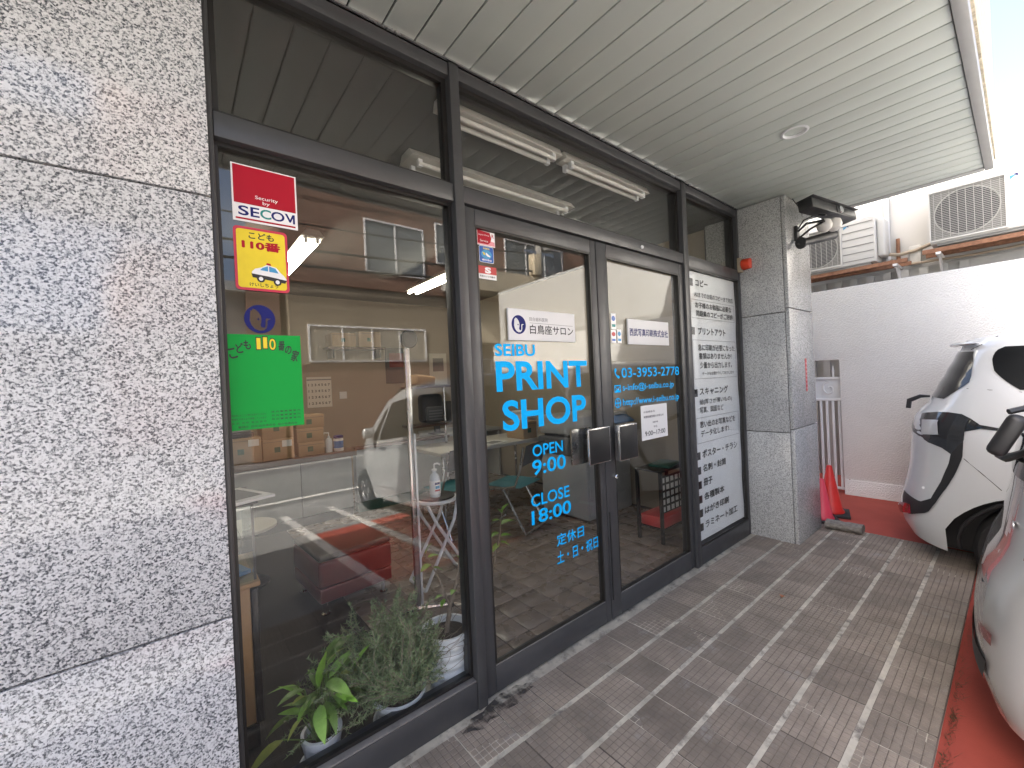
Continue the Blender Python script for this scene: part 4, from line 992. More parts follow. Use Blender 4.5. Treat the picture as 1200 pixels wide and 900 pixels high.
# ================================================================ plants behind the left window
def leaf_mesh(name, ln, wd_, bend, m, tip=1.0, fold=.25):
    rows = []
    for i in range(7):
        s_ = i/6; w_ = wd_*(math.sin(math.pi*min(1, s_**.8))**.8 if 0 < s_ < 1 else .02)
        y = ln*s_; z = -bend*ln*s_*s_
        rows.append([(-w_, y, z+fold*w_), (0, y, z), (w_, y, z+fold*w_)])
    me = MB().grid(rows).mesh(name, m, smooth=True, fix=False); return me
def place_leaf(me, parent, base_, direction, roll=0, scale=1.0, name='leaf'):
    d = Vector(direction).normalized(); up = Vector((0, 0, 1))
    xx = d.cross(up).normalized(); zz = xx.cross(d)
    m = Matrix((xx, d, zz)).transposed().to_4x4() @ Matrix.Rotation(roll, 4, 'Y')
    o = link(name, me, parent, base_); o.rotation_euler = m.to_euler(); o.scale = (scale,)*3
    return o
def pot(t, c, r0, r1, h, ribs, saucer=True, hoops=0):
    b = MB(); n = 64; rows = []
    for k in range(n+1):
        pass
    prof = [(r0, 0), (r0*1.01, .01)]
    if hoops:
        for q in range(hoops*6+1):
            f_ = q/(hoops*6); prof.append((r0+(r1-r0)*f_+.004*math.sin(2*math.pi*hoops*f_), .012+(h-.03)*f_))
    else: prof += [(r1*.985, h-.03)]
    prof += [(r1+.004, h-.022), (r1+.005, h), (r1-.006, h), (r1-.010, h-.03)]
    vs = []
    for (r_, z) in prof:
        for k in range(n):
            rr_ = r_+(.0022 if (k % 4 < 2 and ribs and .01 < z < h-.025) else 0)
            vs.append((c[0]+rr_*math.cos(2*math.pi*k/n), c[1]+rr_*math.sin(2*math.pi*k/n), c[2]+z))
    fs = [(i*n+k, i*n+(k+1) % n, (i+1)*n+(k+1) % n, (i+1)*n+k) for i in range(len(prof)-1) for k in range(n)]
    b.add(vs, fs); po = b.build('pot', 'pot_white', t, smooth=True, angle=50)
    MB().lathe([(.0005, h-.025), (r1-.008, h-.03)], c, 24, cap=False).build('soil', 'soil', t)
    if saucer: MB().lathe([(r0+.004, .0005), (r0+.028, .012), (r0+.032, .026), (r0+.026, .026), (r0+.02, .012)], c, 32, cap=False).build('saucer', 'pot_white', t, smooth=True)
rng = random.Random(11)
# leafy plant in ribbed pot
pc1 = Vector((.378, .175, .0))
t = thing('leafy_plant', 'yellow-green leafy plant in a ribbed white pot, leftmost plant', 'potted plant', pc1)
pot(t, pc1, .050, .066, .135, True)
lg = [leaf_mesh('leaf', .135, .024, .35, 'leaf_glossy'), leaf_mesh('leaf', .125, .022, .5, 'leaf_yellow'), leaf_mesh('leaf', .15, .021, .2, 'leaf_bright')]
stems = MB()
for k in range(44):
    a = rng.uniform(0, 2*math.pi); sp = rng.uniform(.25, 1.0); h = rng.uniform(.10, .24)*(1.25-sp*.5)
    b0 = pc1+Vector((.025*math.cos(a), .02*math.sin(a), .105)); b1 = pc1+Vector((.11*sp*math.cos(a), .075*sp*math.sin(a), .115+h))
    stems.tube([b0, (b0+b1)/2+Vector((0, 0, .03)), b1], .0022, 5)
    place_leaf(lg[rng.choice([0, 0, 1, 2])], t, b1, (math.cos(a)*(.5+sp), math.sin(a)*(.4+sp*.5), rng.uniform(-.35, 1.1)), rng.uniform(-.5, .5), rng.uniform(.55, .98))
for (dx, dy, dz, vx, vy_, vz, sc_) in ((0.0, 0, .29, .05, -.1, 1, 1.0), (-.05, .0, .27, -.5, 0, .8, .8), (.10, -.02, .30, .55, -.1, .9, .8), (-.13, -.03, .19, -1, -.2, .05, .95), (-.03, -.04, .10, -.4, -.5, -.5, .75)):
    b1 = pc1+Vector((dx, dy, dz)); stems.tube([pc1+Vector((0, 0, .10)), pc1+Vector((dx*.4, dy*.4, dz*.7)), b1], .0024, 5)
    place_leaf(lg[1 if dz < .2 else 2], t, b1, (vx, vy_, vz), 0, sc_)
stems.build('stems', 'leaf_glossy', t, smooth=True)
# bushy rosemary-like plant
pc2 = Vector((.685, .180, .0))
t = thing('bushy_plant', 'bushy fine-leaved plant in a plain white pot, middle of the three plants', 'potted plant', pc2)
pot(t, pc2, .078, .103, .125, False)
nb = MB(); tw = MB()
for k in range(360):
    a = rng.uniform(0, 2*math.pi); el = rng.uniform(.15, 1.45); ln = rng.uniform(.14, .42)
    p = pc2+Vector((.075*math.cos(a)*rng.random(), .075*math.sin(a)*rng.random(), .105))
    d = Vector((math.cos(a)*math.cos(el)*.95-.12, math.sin(a)*math.cos(el)*.60, math.sin(el)*1.15)).normalized()
    n = max(4, int(ln/.03)); pts = [p]; lowest = .165 if d.y < .25 else .10
    for q in range(n):
        d = (d+Vector((rng.gauss(0, .22), rng.gauss(0, .15), rng.gauss(-.02, .16)))).normalized(); p = p+d*(ln/n)
        if p.z < lowest and rng.random() < .93: p.z = lowest+rng.random()*.02
        if p.y < .062: p.y = .062
        pts.append(p.copy())
    tw.tube(pts, [.0011]*len(pts), 3, cap=False)
    for q in range(1, len(pts)):
        for w_ in range(17):
            f_ = rng.random(); c_ = pts[q-1].lerp(pts[q], f_)
            dd = (d*.5+Vector((rng.gauss(0, 1), rng.gauss(0, 1), rng.gauss(.2, .8)))).normalized(); l_ = rng.uniform(.012, .026)
            sd = dd.cross(Vector((rng.gauss(0, 1), rng.gauss(0, 1), rng.gauss(0, 1)))).normalized()*.0019
            e_ = c_+dd*l_
            if e_.y < .058 or e_.x > .835 or (e_.z < .15 and rng.random() < .8): continue
            nb.add([c_-sd, c_+sd, e_], [(0, 1, 2)])
o = nb.build('foliage', 'rosemary', t, fix=False); stuff(o); stuff(tw.build('twigs', 'twig', t, fix=False))
# small tree in a tall hooped pot
pc3 = Vector((.925, .195, .0))
t = thing('young_tree', 'thin young tree in a tall hooped white pot by the mullion', 'potted plant', pc3)
pot(t, pc3, .080, .105, .285, False, True, 6)
MB().tube([pc3+Vector((.0, 0, .25)), pc3+Vector((.03, .01, .36)), pc3+Vector((.075, .01, .47)), pc3+Vector((.10, .02, .56))], [.012, .010, .008, .004], 8).build('trunk', 'bark', t, smooth=True)
MB().tube([pc3+Vector((.03, .01, .36)), pc3+Vector((-.01, .03, .50)), pc3+Vector((-.06, .05, .62))], [.006, .004, .002], 6).build('branch', 'bark', t, smooth=True)
MB().tube([pc3+Vector((.05, .01, .42)), pc3+Vector((.20, .03, .34)), pc3+Vector((.30, .05, .40)), pc3+Vector((.375, .06, .60)), pc3+Vector((.39, .06, .70))], [.006, .005, .004, .004, .002], 6).build('branch', 'bark', t, smooth=True)
lb = leaf_mesh('leaf', .075, .024, .35, 'leaf_bright')
for (px_, py_, pz_, vx, vy_, vz, sc_) in ((.37, .06, .60, -1, -.2, .3, .8), (.38, .06, .58, 1, -.3, .2, .85), (.38, .06, .64, .9, -.3, .5, 1.0), (.385, .06, .66, -.9, .1, .5, .7), (.39, .06, .70, .4, -.2, 1, .8), (.39, .06, .70, -.5, -.1, .9, .6), (.375, .06, .55, .9, -.3, -.2, .85), (.37, .06, .545, -1, -.2, -.1, .8),
        (-.06, .05, .62, .2, -.2, 1, .8), (-.05, .05, .60, .9, -.2, .3, .7), (-.04, .04, .57, -1, -.2, .1, .8), (-.03, .04, .55, 1, -.2, -.2, .7), (.10, .02, .56, -.5, -.2, .8, .6), (.0, .02, .42, -1, -.2, .4, .55), (.01, .02, .40, -.9, -.4, -.4, .5), (.06, .01, .43, -.7, -.5, .2, .55)):
    place_leaf(lb, t, pc3+Vector((px_, py_, pz_)), (vx, vy_, vz), 0, sc_)

# ================================================================ beyond the porch: white wall, gate, air conditioners
WX = 5.66
ww = thing('white_wall', 'rough white stucco boundary wall behind the parked cars', 'wall', (5.74, -2.5, 0))
MB().prism([(-6.0, -.45), (-.225, -.45), (-.225, 1.462), (.92, 1.462), (.92, -.45), (3.0, -.45), (3.0, 2.235), (-6.0, 2.235)],
    lambda p: Vector((WX, p[0], p[1])), lambda p: Vector((WX+.16, p[0], p[1]))).build('wall_panel', 'stucco', ww, bevel=.006)
MB().box(WX-.012, WX-.0005, -6.0, -.232, -.45, .155).build('wall_plinth', 'stucco', ww, bevel=.003)
MB().tube([(WX-.006, -.275, .0), (WX-.006, -.275, .16)], .006, 6).build('drain_pipe', 'rust', ww)
gt = thing('metal_gate', 'white painted metal gate with scrolls in the wall opening', 'gate', (5.74, .3, 0))
for k in range(19):
    y = -.192+.056*k; MB().tube([(5.735, y, .03), (5.735, y, 1.02)], .0125, 8).build('gate_bar', 'white_metal', gt, smooth=True)
for z in (.03, 1.02, 1.26): MB().box(5.722, 5.748, -.215, .90, z-.014, z+.014).build('gate_rail', 'white_metal', gt, bevel=.003)
for k in range(5):
    y0 = -.15+.21*k; pts = []
    for q in range(22):
        a = q/21*2.2*math.pi; r_ = .085*(1-q/26); pts.append((5.735, y0+.04+r_*math.sin(a)*.8, 1.14+r_*math.cos(a)))
    MB().tube(pts, .008, 6).build('gate_scroll', 'white_metal', gt, smooth=True)
    MB().tube([(5.735, y0, 1.27), (5.735, y0, 1.34), (5.735, y0, 1.40)], [.010, .014, .002], 8).build('gate_finial', 'white_metal', gt, smooth=True)
MB().box(5.752, 5.764, -.21, .90, 1.03, 1.255).build('gate_plate', 'white_metal', gt, bevel=.003)
NX = 6.66
nb_ = thing('neighbour_building', 'pale neighbouring building wall above the boundary wall', 'building', (7.2, -2, 0))
MB().box(NX, NX+1.6, -7, 4.0, -.5, 3.72).build('wall', 'plaster_white', nb_)
MB().box(NX-.03, NX-.0005, -7, 4.0, -.3, 2.47).build('lower_wall', 'siding', nb_)
for k in range(16): MB().box(NX-.075, NX-.031, 1.2-.155*k-.035, 1.2-.155*k+.035, -.2, 2.46).build('wall_batten', 'siding' if k < 9 else 'siding', nb_)
MB().tube([(NX-.03, -.52, 2.55), (NX-.03, -.52, 3.70)], .022, 10).build('downpipe', 'white_metal', nb_, smooth=True)
MB().box(NX-.06, NX-.001, -.80, -.70, 2.50, 2.72).build('vent_hood', 'ac_white', nb_, bevel=.01)
def ac(label, ya, yb, z0, h, fan_c, fan_r, side_cover, louvers):
    """front faces -x; ya is the end nearer the pillar, yb the end nearer the street"""
    t = thing('air_conditioner', label, 'air conditioner', (6.45, (ya+yb)/2, z0), 'outdoor units on the neighbour wall')
    x0, x1 = 6.30, 6.60
    MB().box(x0, x1, yb, ya, z0, z0+h).build('casing', 'ac_white', t, bevel=.012, seg=3)
    ga, gb = fan_c+fan_r*1.12, fan_c-fan_r*1.12
    MB().box(x0-.003, x0-.0005, gb, ga, z0+.035, z0+h-.035).build('grille_recess', 'ac_dark', t)
    fm = Matrix.Rotation(R(-90), 4, 'Y')
    MB().lathe([(.0005, .004), (fan_r*.97, .004)], (x0, fan_c, z0+h/2), 40, fm, cap=False).build('fan_opening', 'dark_grey', t)
    fr = MB()
    for q in range(41):
        pass
    fr.tube([(x0-.004, fan_c+fan_r*math.cos(2*math.pi*q/40), z0+h/2+fan_r*math.sin(2*math.pi*q/40)) for q in range(41)], .005, 6, cap=False)
    fr.build('fan_ring', 'ac_wire', t, smooth=True)
    for q in range(3):
        a = q*2*math.pi/3; bl = MB()
        bl.grid([[(x0-.0065-.004*i/4, fan_c+fan_r*.9*(.2+.8*j/4)*math.cos(a+.28*i), z0+h/2+fan_r*.9*(.2+.8*j/4)*math.sin(a+.28*i)) for j in range(5)] for i in range(4)])
        bl.build('fan_blade', 'dark_grey', t, smooth=True)
    g = MB(); n = 27
    for q in range(n):
        z = z0+.045+(h-.09)*q/(n-1); g.box(x0-.0165, x0-.0135, gb, ga, z-.0019, z+.0019)
    for q in range(9):
        y = gb+(ga-gb)*(q+.5)/9; g.box(x0-.0208, x0-.017, y-.0022, y+.0022, z0+.04, z0+h-.04)
    g.build('grille', 'ac_wire', t)
    fb = MB()
    for a, b, c, d in ((gb-.012, ga+.012, z0+.02, z0+.034), (gb-.012, ga+.012, z0+h-.034, z0+h-.02), (gb-.014, gb-.001, z0+.034, z0+h-.034), (ga+.001, ga+.014, z0+.034, z0+h-.034)):
        fb.box(x0-.022, x0-.0006, a, b, c, d)
    fb.build('grille_frame', 'ac_white', t)
    for q in range(louvers):
        z = z0+.05+(h-.1)*q/max(1, louvers-1); MB().box(x0-.004, x0-.0005, yb+.02, gb-.02, z-.0035, z+.0035).build('panel_groove', 'ac_dark', t)
    MB().add([(x0-.002, gb-.035, z0+h-.055), (x0-.002, gb-.075, z0+h-.055), (x0-.002, gb-.035, z0+h-.09)], [(0, 1, 2)]).build('maker_mark', 'sky_sticker', t, fix=False)
    MB().add([(x0-.002, gb-.085, z0+h-.045), (x0-.002, gb-.085, z0+h-.07), (x0-.002, gb-.055, z0+h-.045)], [(0, 1, 2)]).build('maker_mark', 'navy', t, fix=False)
    MB().box(x0+.01, x1-.01, yb+.05, ya-.05, z0-.025, z0-.001).build('foot_rail', 'ac_dark', t)
    if side_cover:
        MB().box(6.36, 6.58, yb-.075, yb-.0005, z0+.06, z0+h*.94).build('service_cover', 'ac_white', t, bevel=.02, seg=3)
    return t
ac('outdoor air conditioner with ribbed panel next to the pillar', .34, -.465, 2.575, .525, .10, .215, True, 6)
ac('outdoor air conditioner at the right edge, with large round fan', -.905, -1.72, 2.63, .56, -1.17, .228, False, 0)
for nm, ya, yb, z in (('support_rail', .60, -.72, 2.535), ('support_rail', -.84, -2.0, 2.575)):
    t = thing('wall_bracket', 'rusty rail bracket under the %s air conditioner' % ('left' if ya > 0 else 'right'), 'bracket', (6.5, (ya+yb)/2, z))
    MB().box(6.305, 6.345, yb, ya, z-.03, z+.012).build('rail', 'rust', t); MB().box(6.56, 6.60, yb, ya, z-.03, z+.012).build('rail', 'rust', t)
    for y in (ya-.12, yb+.10):
        MB().box(6.30, 6.655, y-.02, y+.02, z-.055, z-.031).build('arm', 'white_metal', t)
        MB().add([(6.655, y-.006, z-.056), (6.36, y-.006, z-.056), (6.655, y-.006, z-.30), (6.655, y+.006, z-.056), (6.36, y+.006, z-.056), (6.655, y+.006, z-.30)], [(0, 1, 2), (3, 5, 4), (0, 3, 4, 1), (1, 4, 5, 2), (2, 5, 3, 0)]).build('gusset', 'white_metal', t)
t = thing('refrigerant_pipe', 'insulated pipe running between the two air conditioners', 'pipe', (6.6, -.7, 2.5))
MB().tube([(6.52, -.545, 2.66), (6.55, -.62, 2.64), (6.60, -.75, 2.66), (6.60, -.88, 2.70)], .020, 8).build('pipe_run', 'beige_plastic', t, smooth=True)
MB().tube([(6.55, -.55, 2.60), (6.58, -.62, 2.52), (6.60, -1.2, 2.50), (6.60, -2.0, 2.52)], .014, 8).build('pipe_run', 'beige_plastic', t, smooth=True)
MB().tube([(6.60, -.61, 2.44), (6.62, -.61, 2.84)], .018, 8).build('rusty_pipe', 'rust', t, smooth=True)

# ================================================================ on and beside the pillar
FYp = -.3505
t = thing('beacon', 'small red alarm beacon on a beige base at the frame corner', 'alarm light', (3.745, -.02, 2.24))
MB().box(3.715, 3.769, -.030, -.0005, 2.215, 2.335).build('base', 'beige_plastic', t, bevel=.004)
MB().tube([(3.742, -.031, 2.275), (3.742, -.040, 2.275), (3.742, -.095, 2.275)], [.040, .046, .042], 20).build('lens', 'beacon_red', t, smooth=True, angle=60)
b = on_y(944, 420, FYp), on_y(948, 458, FYp)
s = tag(MB().box(b[0].x-.018, b[0].x+.020, FYp-.001, FYp, b[1].z, b[0].z).build('pillar_sticker', 'red_sticker'), 'narrow red vertical sticker on the pillar front', 'sticker')
for q in range(7): MB().box(b[0].x-.010, b[0].x+.012, FYp-.0016, FYp-.0011, b[1].z+.02+.034*q, b[1].z+.036+.034*q).build('print_mark', 'pale_pink', s)
# security floodlight camera on an arm
t = thing('security_camera', 'black floodlight camera on a bracket under the porch ceiling', 'security camera', (3.98, -.36, 2.50))
MB().box(3.955, 4.03, -.372, FYp-.0005, 2.42, 2.54).build('mount_plate', 'black_plastic', t, bevel=.004)
def cy_(u, v, y): return on_y(u, v, y)
MB().tube([(3.99, -.372, 2.50), cy_(945, 262, -.47), cy_(966, 258, -.58)], .009, 8).build('arm', 'black_plastic', t, smooth=True)
MB().tube([(3.99, -.372, 2.44), cy_(950, 268, -.47), cy_(966, 259, -.58)], .008, 8).build('arm', 'black_plastic', t, smooth=True)
MB().tube([(3.99, -.372, 2.52), cy_(942, 258, -.42), cy_(955, 252, -.50), cy_(968, 252, -.58)], .005, 6).build('cable', 'black_plastic', t, smooth=True)
ca, cb = cy_(944, 249, -.50), cy_(994, 247, -.62)
cm = (ca+cb)/2; ax = (cb-ca).normalized(); L_ = (cb-ca).length
b_ = MB().box(-L_/2, L_/2, -.050, .050, -.038, .036)
mm = Matrix.Translation(cm) @ Matrix.Rotation(math.atan2(ax.y, ax.x), 4, 'Z') @ Matrix.Rotation(R(-8), 4, 'X')
b_.v = [mm @ p for p in b_.v]; hs = b_.build('housing', 'black_plastic', t, bevel=.006)
b_ = MB().box(-L_/2-.006, L_/2+.012, -.068, .056, .037, .045); b_.v = [mm @ p for p in b_.v]; b_.build('sun_visor', 'black_plastic', t, bevel=.003)
b_ = MB().box(.02, L_/2-.02, -.055, -.0505, -.030, .028); b_.v = [mm @ p for p in b_.v]; b_.build('lamp_window', 'handle_black', hs, bevel=.002)
b_ = MB().lathe([(.028, -.0675), (.028, -.074), (.010, -.078)], (0, 0, 0), 20, Matrix.Rotation(R(90), 4, 'X')); b_.v = [mm @ (Vector((.075, -.130, 0))+p) for p in b_.v]; b_.build('lens', 'chrome', hs, smooth=True)
for u, v, y, r_ in ((966, 264, -.56, .052), (977, 263, -.60, .055)):
    c_ = cy_(u, v, y); MB().lathe([(.012, .05), (r_*.8, .035), (r_, 0), (r_*.85, -.03), (r_*.4, -.05), (.004, -.055)], c_, 20).build('lamp_globe', 'frosted', t, smooth=True)
p0, p1 = cy_(938, 285, -.42), cy_(977, 275, -.56)
d_ = (p1-p0).normalized()
MB().tube([p0, p0+d_*.015, p0+d_*.02, p0+d_*.10, p1-d_*.06, p1], [.045, .045, .030, .030, .036, .036], 18).build('sensor_barrel', 'black_plastic', t, smooth=True, angle=40)
MB().tube([(4.0, -.372, 2.45), p0+Vector((.03, .03, 0)), p0], .012, 8).build('barrel_arm', 'black_plastic', t, smooth=True)
MB().tube([(3.92, -.36, 2.75), (3.95, -.40, 2.66), cy_(940, 252, -.45)], .003, 5).build('wire', 'black_plastic', t, smooth=True)
# traffic cones and the weathered block
def cone(label, x, y, h, r, m, rz):
    z = ground_z(y)
    t = thing('traffic_cone', label, 'traffic cone', (x, y, z), 'traffic cones behind the pillar')
    MB().lathe([(r, .022), (r*1.02, .030), (r*.86, .055), (.022, h-.01), (.018, h), (.012, h)], (x, y, z), 28).build('cone_body', m, t, smooth=True, angle=50)
    MB().obox((x, y, z+.0115), (r*2.7, r*2.7, .022), (0, 0, rz)).build('base', 'rubber', t, bevel=.005)
    return t
cone('taller red traffic cone behind the pillar, farther one', 4.83, -.30, .46, .105, 'cone_red', .25)
cone('pinkish red traffic cone close behind the pillar corner', 4.57, -.30, .38, .088, 'cone_pink', .5)
lg_ = MB(); n = 9
rr = random.Random(5); prev = []
for i in range(n):
    y = -.385-.245*i/(n-1); prev.append([(4.345+.055*math.cos(a)*(1+.2*rr.random())+.018*i/n, y, .0+max(.0, .034+.034*math.sin(a)*(1+.2*rr.random()))) for a in [2*math.pi*k/10 for k in range(11)]])
for r_ in prev: r_[-1] = r_[0]
lg_.grid(prev); lg_.add(prev[0][:-1], [tuple(range(10))]); lg_.add(prev[-1][:-1], [tuple(range(10))])
tag(lg_.build('wooden_block', 'weathered', None, bevel=0), 'weathered grey block lying at the end of the porch tiles', 'block')

# ================================================================ cars
def interp(x, tab):
    if x <= tab[0][0]: return tab[0][1]
    for (a, fa), (b, fb) in zip(tab, tab[1:]):
        if x <= b:
            t = (x-a)/(b-a); t = t*t*(3-2*t)*.5+t*.5; return fa+(fb-fa)*t
    return tab[-1][1]
class Car:
    def __init__(s, name, label, W, L, rr, rn, lean, ztop, wz, zbot, arches, roof_r, place, pitch, paint, cx, front_lean):
        s.W, s.L, s.lean, s.ztop, s.wz, s.zbot, s.arches, s.roof_r, s.flean = W, L, lean, ztop, wz, zbot, arches, roof_r, front_lean
        s.root = thing(name, label, 'car', (0, 0, 0)); s.paint = paint
        plan = []
        for k in range(25):
            th = math.pi/2*k/24; plan.append((W*math.sin(th)**(2/rn), rr*(1-math.cos(th)**(2/rn))))
        fr = .75; n = 46
        for k in range(1, n): plan.append((W, rr+(L-fr-rr)*k/n))
        for k in range(19):
            th = math.pi/2*k/18; plan.append((W*math.cos(th)**(2/2.4), L-fr+fr*math.sin(th)**(2/2.4)))
        s.plan = plan; s.acc = [0]
        for p, q in zip(plan, plan[1:]): s.acc.append(s.acc[-1]+math.hypot(q[0]-p[0], q[1]-p[1]))
        s.mw = Matrix.Translation(place) @ Matrix.Rotation(pitch, 4, 'X')
        s.cx = cx
    def st(s, a):
        a = max(0, min(a, s.acc[-1]-1e-6)); lo, hi = 0, len(s.acc)-1
        while hi-lo > 1:
            m = (lo+hi)//2
            if s.acc[m] <= a: lo = m
            else: hi = m
        t = (a-s.acc[lo])/max(1e-9, s.acc[hi]-s.acc[lo]); p, q = s.plan[lo], s.plan[hi]
        return p[0]+(q[0]-p[0])*t, p[1]+(q[1]-p[1])*t
    def a_of_s(s, S):
        for i in range(24, len(s.plan)):
            if s.plan[i][1] >= S: return s.acc[i]
        return s.acc[-1]
    def zt(s, S): return interp(S, s.ztop)
    def pos(s, a, z, side=1, off=0.0):
        x, S = s.st(a); zt = s.zt(S)
        k = interp(z, s.wz)
        d = zt-z; r = s.roof_r
        if d < r: k -= (r-math.sqrt(max(0, r*r-(r-d)**2)))/s.W*.9
        x2 = x*k
        S2 = S+interp(z, s.lean)*max(0, 1-S/.9)-interp(z, s.flean)*max(0, 1-(s.L-S)/1.0)
        p = Vector((-side*x2, -S2, z))
        if off:
            e = 1e-3; u = s.pos(a+e, z, side)-s.pos(a-e, z, side); v = s.pos(a, z+e, side)-s.pos(a, z-e, side)
            n = u.cross(v)
            if n.length > 1e-12:
                n.normalize(); c = Vector((0, -s.L/2, .7))
                if n.dot(p-c) < 0: n = -n
                p = p+n*off
        return p
    def zb(s, S):
        z = s.zbot
        for (sc_, zc, r) in s.arches:
            d = abs(S-sc_)
            if d < r: z = max(z, zc+math.sqrt(r*r-d*d))
        return z
    def build_body(s, nz=26):
        cols = list(s.acc)
        extra = []
        for (sc_, zc, r) in s.arches:
            for k in range(25): extra.append(s.a_of_s(sc_-r)+(s.a_of_s(sc_+r)-s.a_of_s(sc_-r))*k/24)
        cols = sorted(set([round(c, 4) for c in cols+extra])); b = MB(); top = {}
        for side in (1, -1):
            rows = []
            for j in range(nz+1):
                row = []
                for a in cols:
                    S = s.st(a)[1]; z0, z1 = s.zb(S), s.zt(S); f_ = j/nz; f_ = 1-(1-f_)**1.35
                    row.append(s.pos(a, z0+(z1-z0)*f_, side))
                rows.append(row)
            b.grid(rows); top[side] = rows[-1]
        m = 10; rows = []
        for q in range(m+1):
            t = q/m; rows.append([(top[1][i].lerp(top[-1][i], t))+Vector((0, 0, .045*math.sin(math.pi*t)*min(1, top[1][i].x**2*3))) for i in range(len(cols))])
        b.grid(rows)
        bm_me = b.mesh('body', s.paint, smooth=True, angle=55)
        bm = bmesh.new(); bm.from_mesh(bm_me); bmesh.ops.remove_doubles(bm, verts=bm.verts, dist=.0004); bmesh.ops.recalc_face_normals(bm, faces=bm.faces); bm.to_mesh(bm_me); bm.free()
        for p in bm_me.polygons: p.use_smooth = True
        bm_me.set_sharp_from_angle(angle=R(60))
        s.body = link('body', bm_me, s.root)
    def patch(s, name, left, right, m, off=.004, side=1, nr=12, nc=10, parent=None):
        """left and right boundaries as (a, z) lists from bottom to top"""
        def at(path, t):
            f_ = t*(len(path)-1); i = min(int(f_), len(path)-2); k = f_-i
            return (path[i][0]+(path[i+1][0]-path[i][0])*k, path[i][1]+(path[i+1][1]-path[i][1])*k)
        rows = []
        for r_ in range(nr+1):
            l_, q = at(left, r_/nr), at(right, r_/nr)
            rows.append([s.pos(l_[0]+(q[0]-l_[0])*c/nc, l_[1]+(q[1]-l_[1])*c/nc, side, off) for c in range(nc+1)])
        o = link(name, MB().grid(rows).mesh(name, m, smooth=True, angle=60), parent or s.root); return o
    def strip(s, name, path, wd_, m, off=.003, side=1):
        """a line along path on the surface"""
        pts = [s.pos(a, z, side, off) for a, z in path]
        return link(name, MB().tube(pts, wd_, 5).mesh(name, m, smooth=True), s.root)
    def sym(s, *k, **kw):
        for sd in (1, -1): s.patch(*k, side=sd, **kw)
    def wheel(s, S, side, r, zc=None):
        zc = r if zc is None else zc
        w = s.W*.985; c = Vector((-side*(w-.10), -S, zc)); m = Matrix.Rotation(R(90), 4, 'Y')
        t = link('wheel', MB().lathe([(r*.62, -.09), (r*.93, -.095), (r, -.06), (r, .06), (r*.93, .095), (r*.62, .09)], c, 36, m, cap=False).mesh('wheel', 'tyre', smooth=True, angle=50), s.root)
        rim = MB().lathe([(r*.64, .075), (r*.60, .085), (r*.56, .06), (r*.55, -.02)], c, 36, m if side < 0 else Matrix.Rotation(R(-90), 4, 'Y'), cap=False)
        rm = link('rim', rim.mesh('rim', 'rim', smooth=True), t); sp = MB()
        for q in range(5):
            a = q*2*math.pi/5
            sp.add([c+Vector((-side*.07, math.cos(a+o)*rd*r, math.sin(a+o)*rd*r)) for o, rd in ((-.5, .1), (.5, .1), (.20, .58), (-.20, .58))], [(0, 1, 2, 3)])
        link('spokes', sp.mesh('spokes', 'rim'), t)
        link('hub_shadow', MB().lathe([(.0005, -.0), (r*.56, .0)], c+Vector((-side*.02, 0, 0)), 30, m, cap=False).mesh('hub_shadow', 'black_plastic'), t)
    def under(s):
        b = MB().box(-s.W*.72, s.W*.72, -s.L+.25, -.22, .20, .60)
        link('underbody', b.mesh('underbody', 'car_trim', bevel=.03), s.root)
    def finish(s): s.root.matrix_world = s.mw
    def inv(s, u, v, a0=.2, a1=2.2, side=1):
        """photo pixel -> (a, z) on the right-hand surface of this car, by search along the surface"""
        best = None
        for i in range(41):
            for j in range(41):
                a = a0+(a1-a0)*i/40; z = .1+1.6*j/40
                p = project(s.mw @ s.pos(a, z, side)); d = (p[0]-u)**2+(p[1]-v)**2
                if best is None or d < best[0]: best = (d, a, z)
        d, a, z = best; ha, hz = (a1-a0)/40, 1.5/40
        for it in range(30):
            imp = False
            for da, dz in ((ha, 0), (-ha, 0), (0, hz), (0, -hz), (ha, hz), (-ha, -hz)):
                p = project(s.mw @ s.pos(a+da, z+dz, side)); dd = (p[0]-u)**2+(p[1]-v)**2
                if dd < d: d, a, z, imp = dd, a+da, z+dz, True; break
            if not imp: ha *= .5; hz *= .5
        return a, z

PITCH_CAR = math.atan(SLOPE)*.95
# --- white compact people carrier, tail towards the pillar
y0 = -.819
c1 = Car('people_carrier', 'white compact car with black tail-light cluster parked by the stucco wall', .845, 4.05, .58, 2.5,
    [(.2, .07), (.30, .02), (.383, .0), (.468, .013), (.554, .034), (.701, .06), (.869, .071), (.999, .079), (1.08, .091), (1.128, .116), (1.216, .183), (1.315, .224), (1.419, .27), (1.527, .314), (1.615, .354), (1.66, .37)],
    [(0, 1.645), (.3, 1.66), (.8, 1.68), (1.8, 1.68), (2.4, 1.64), (3.0, 1.34), (3.35, 1.02), (3.9, .86), (4.05, .76)],
    [(.15, .955), (.35, .99), (.6, 1.0), (.95, .99), (1.18, .965), (1.55, .865), (1.7, .82)], .225, [(.70, .27, .405), (3.25, .28, .36)], .11,
    Vector((4.75, y0, ground_z(y0-.66)-.05)), PITCH_CAR*.3, 'car_pearl', 4.75, [(.2, .1), (.5, 0), (.8, .08), (1.6, .2)])
c1.build_body(); c1.under()
I = c1.inv
for S in (.74, 3.25):
    for sd in (1, -1): c1.wheel(S, sd, .305)
P = lambda pts: [I(u, v) for u, v in pts]
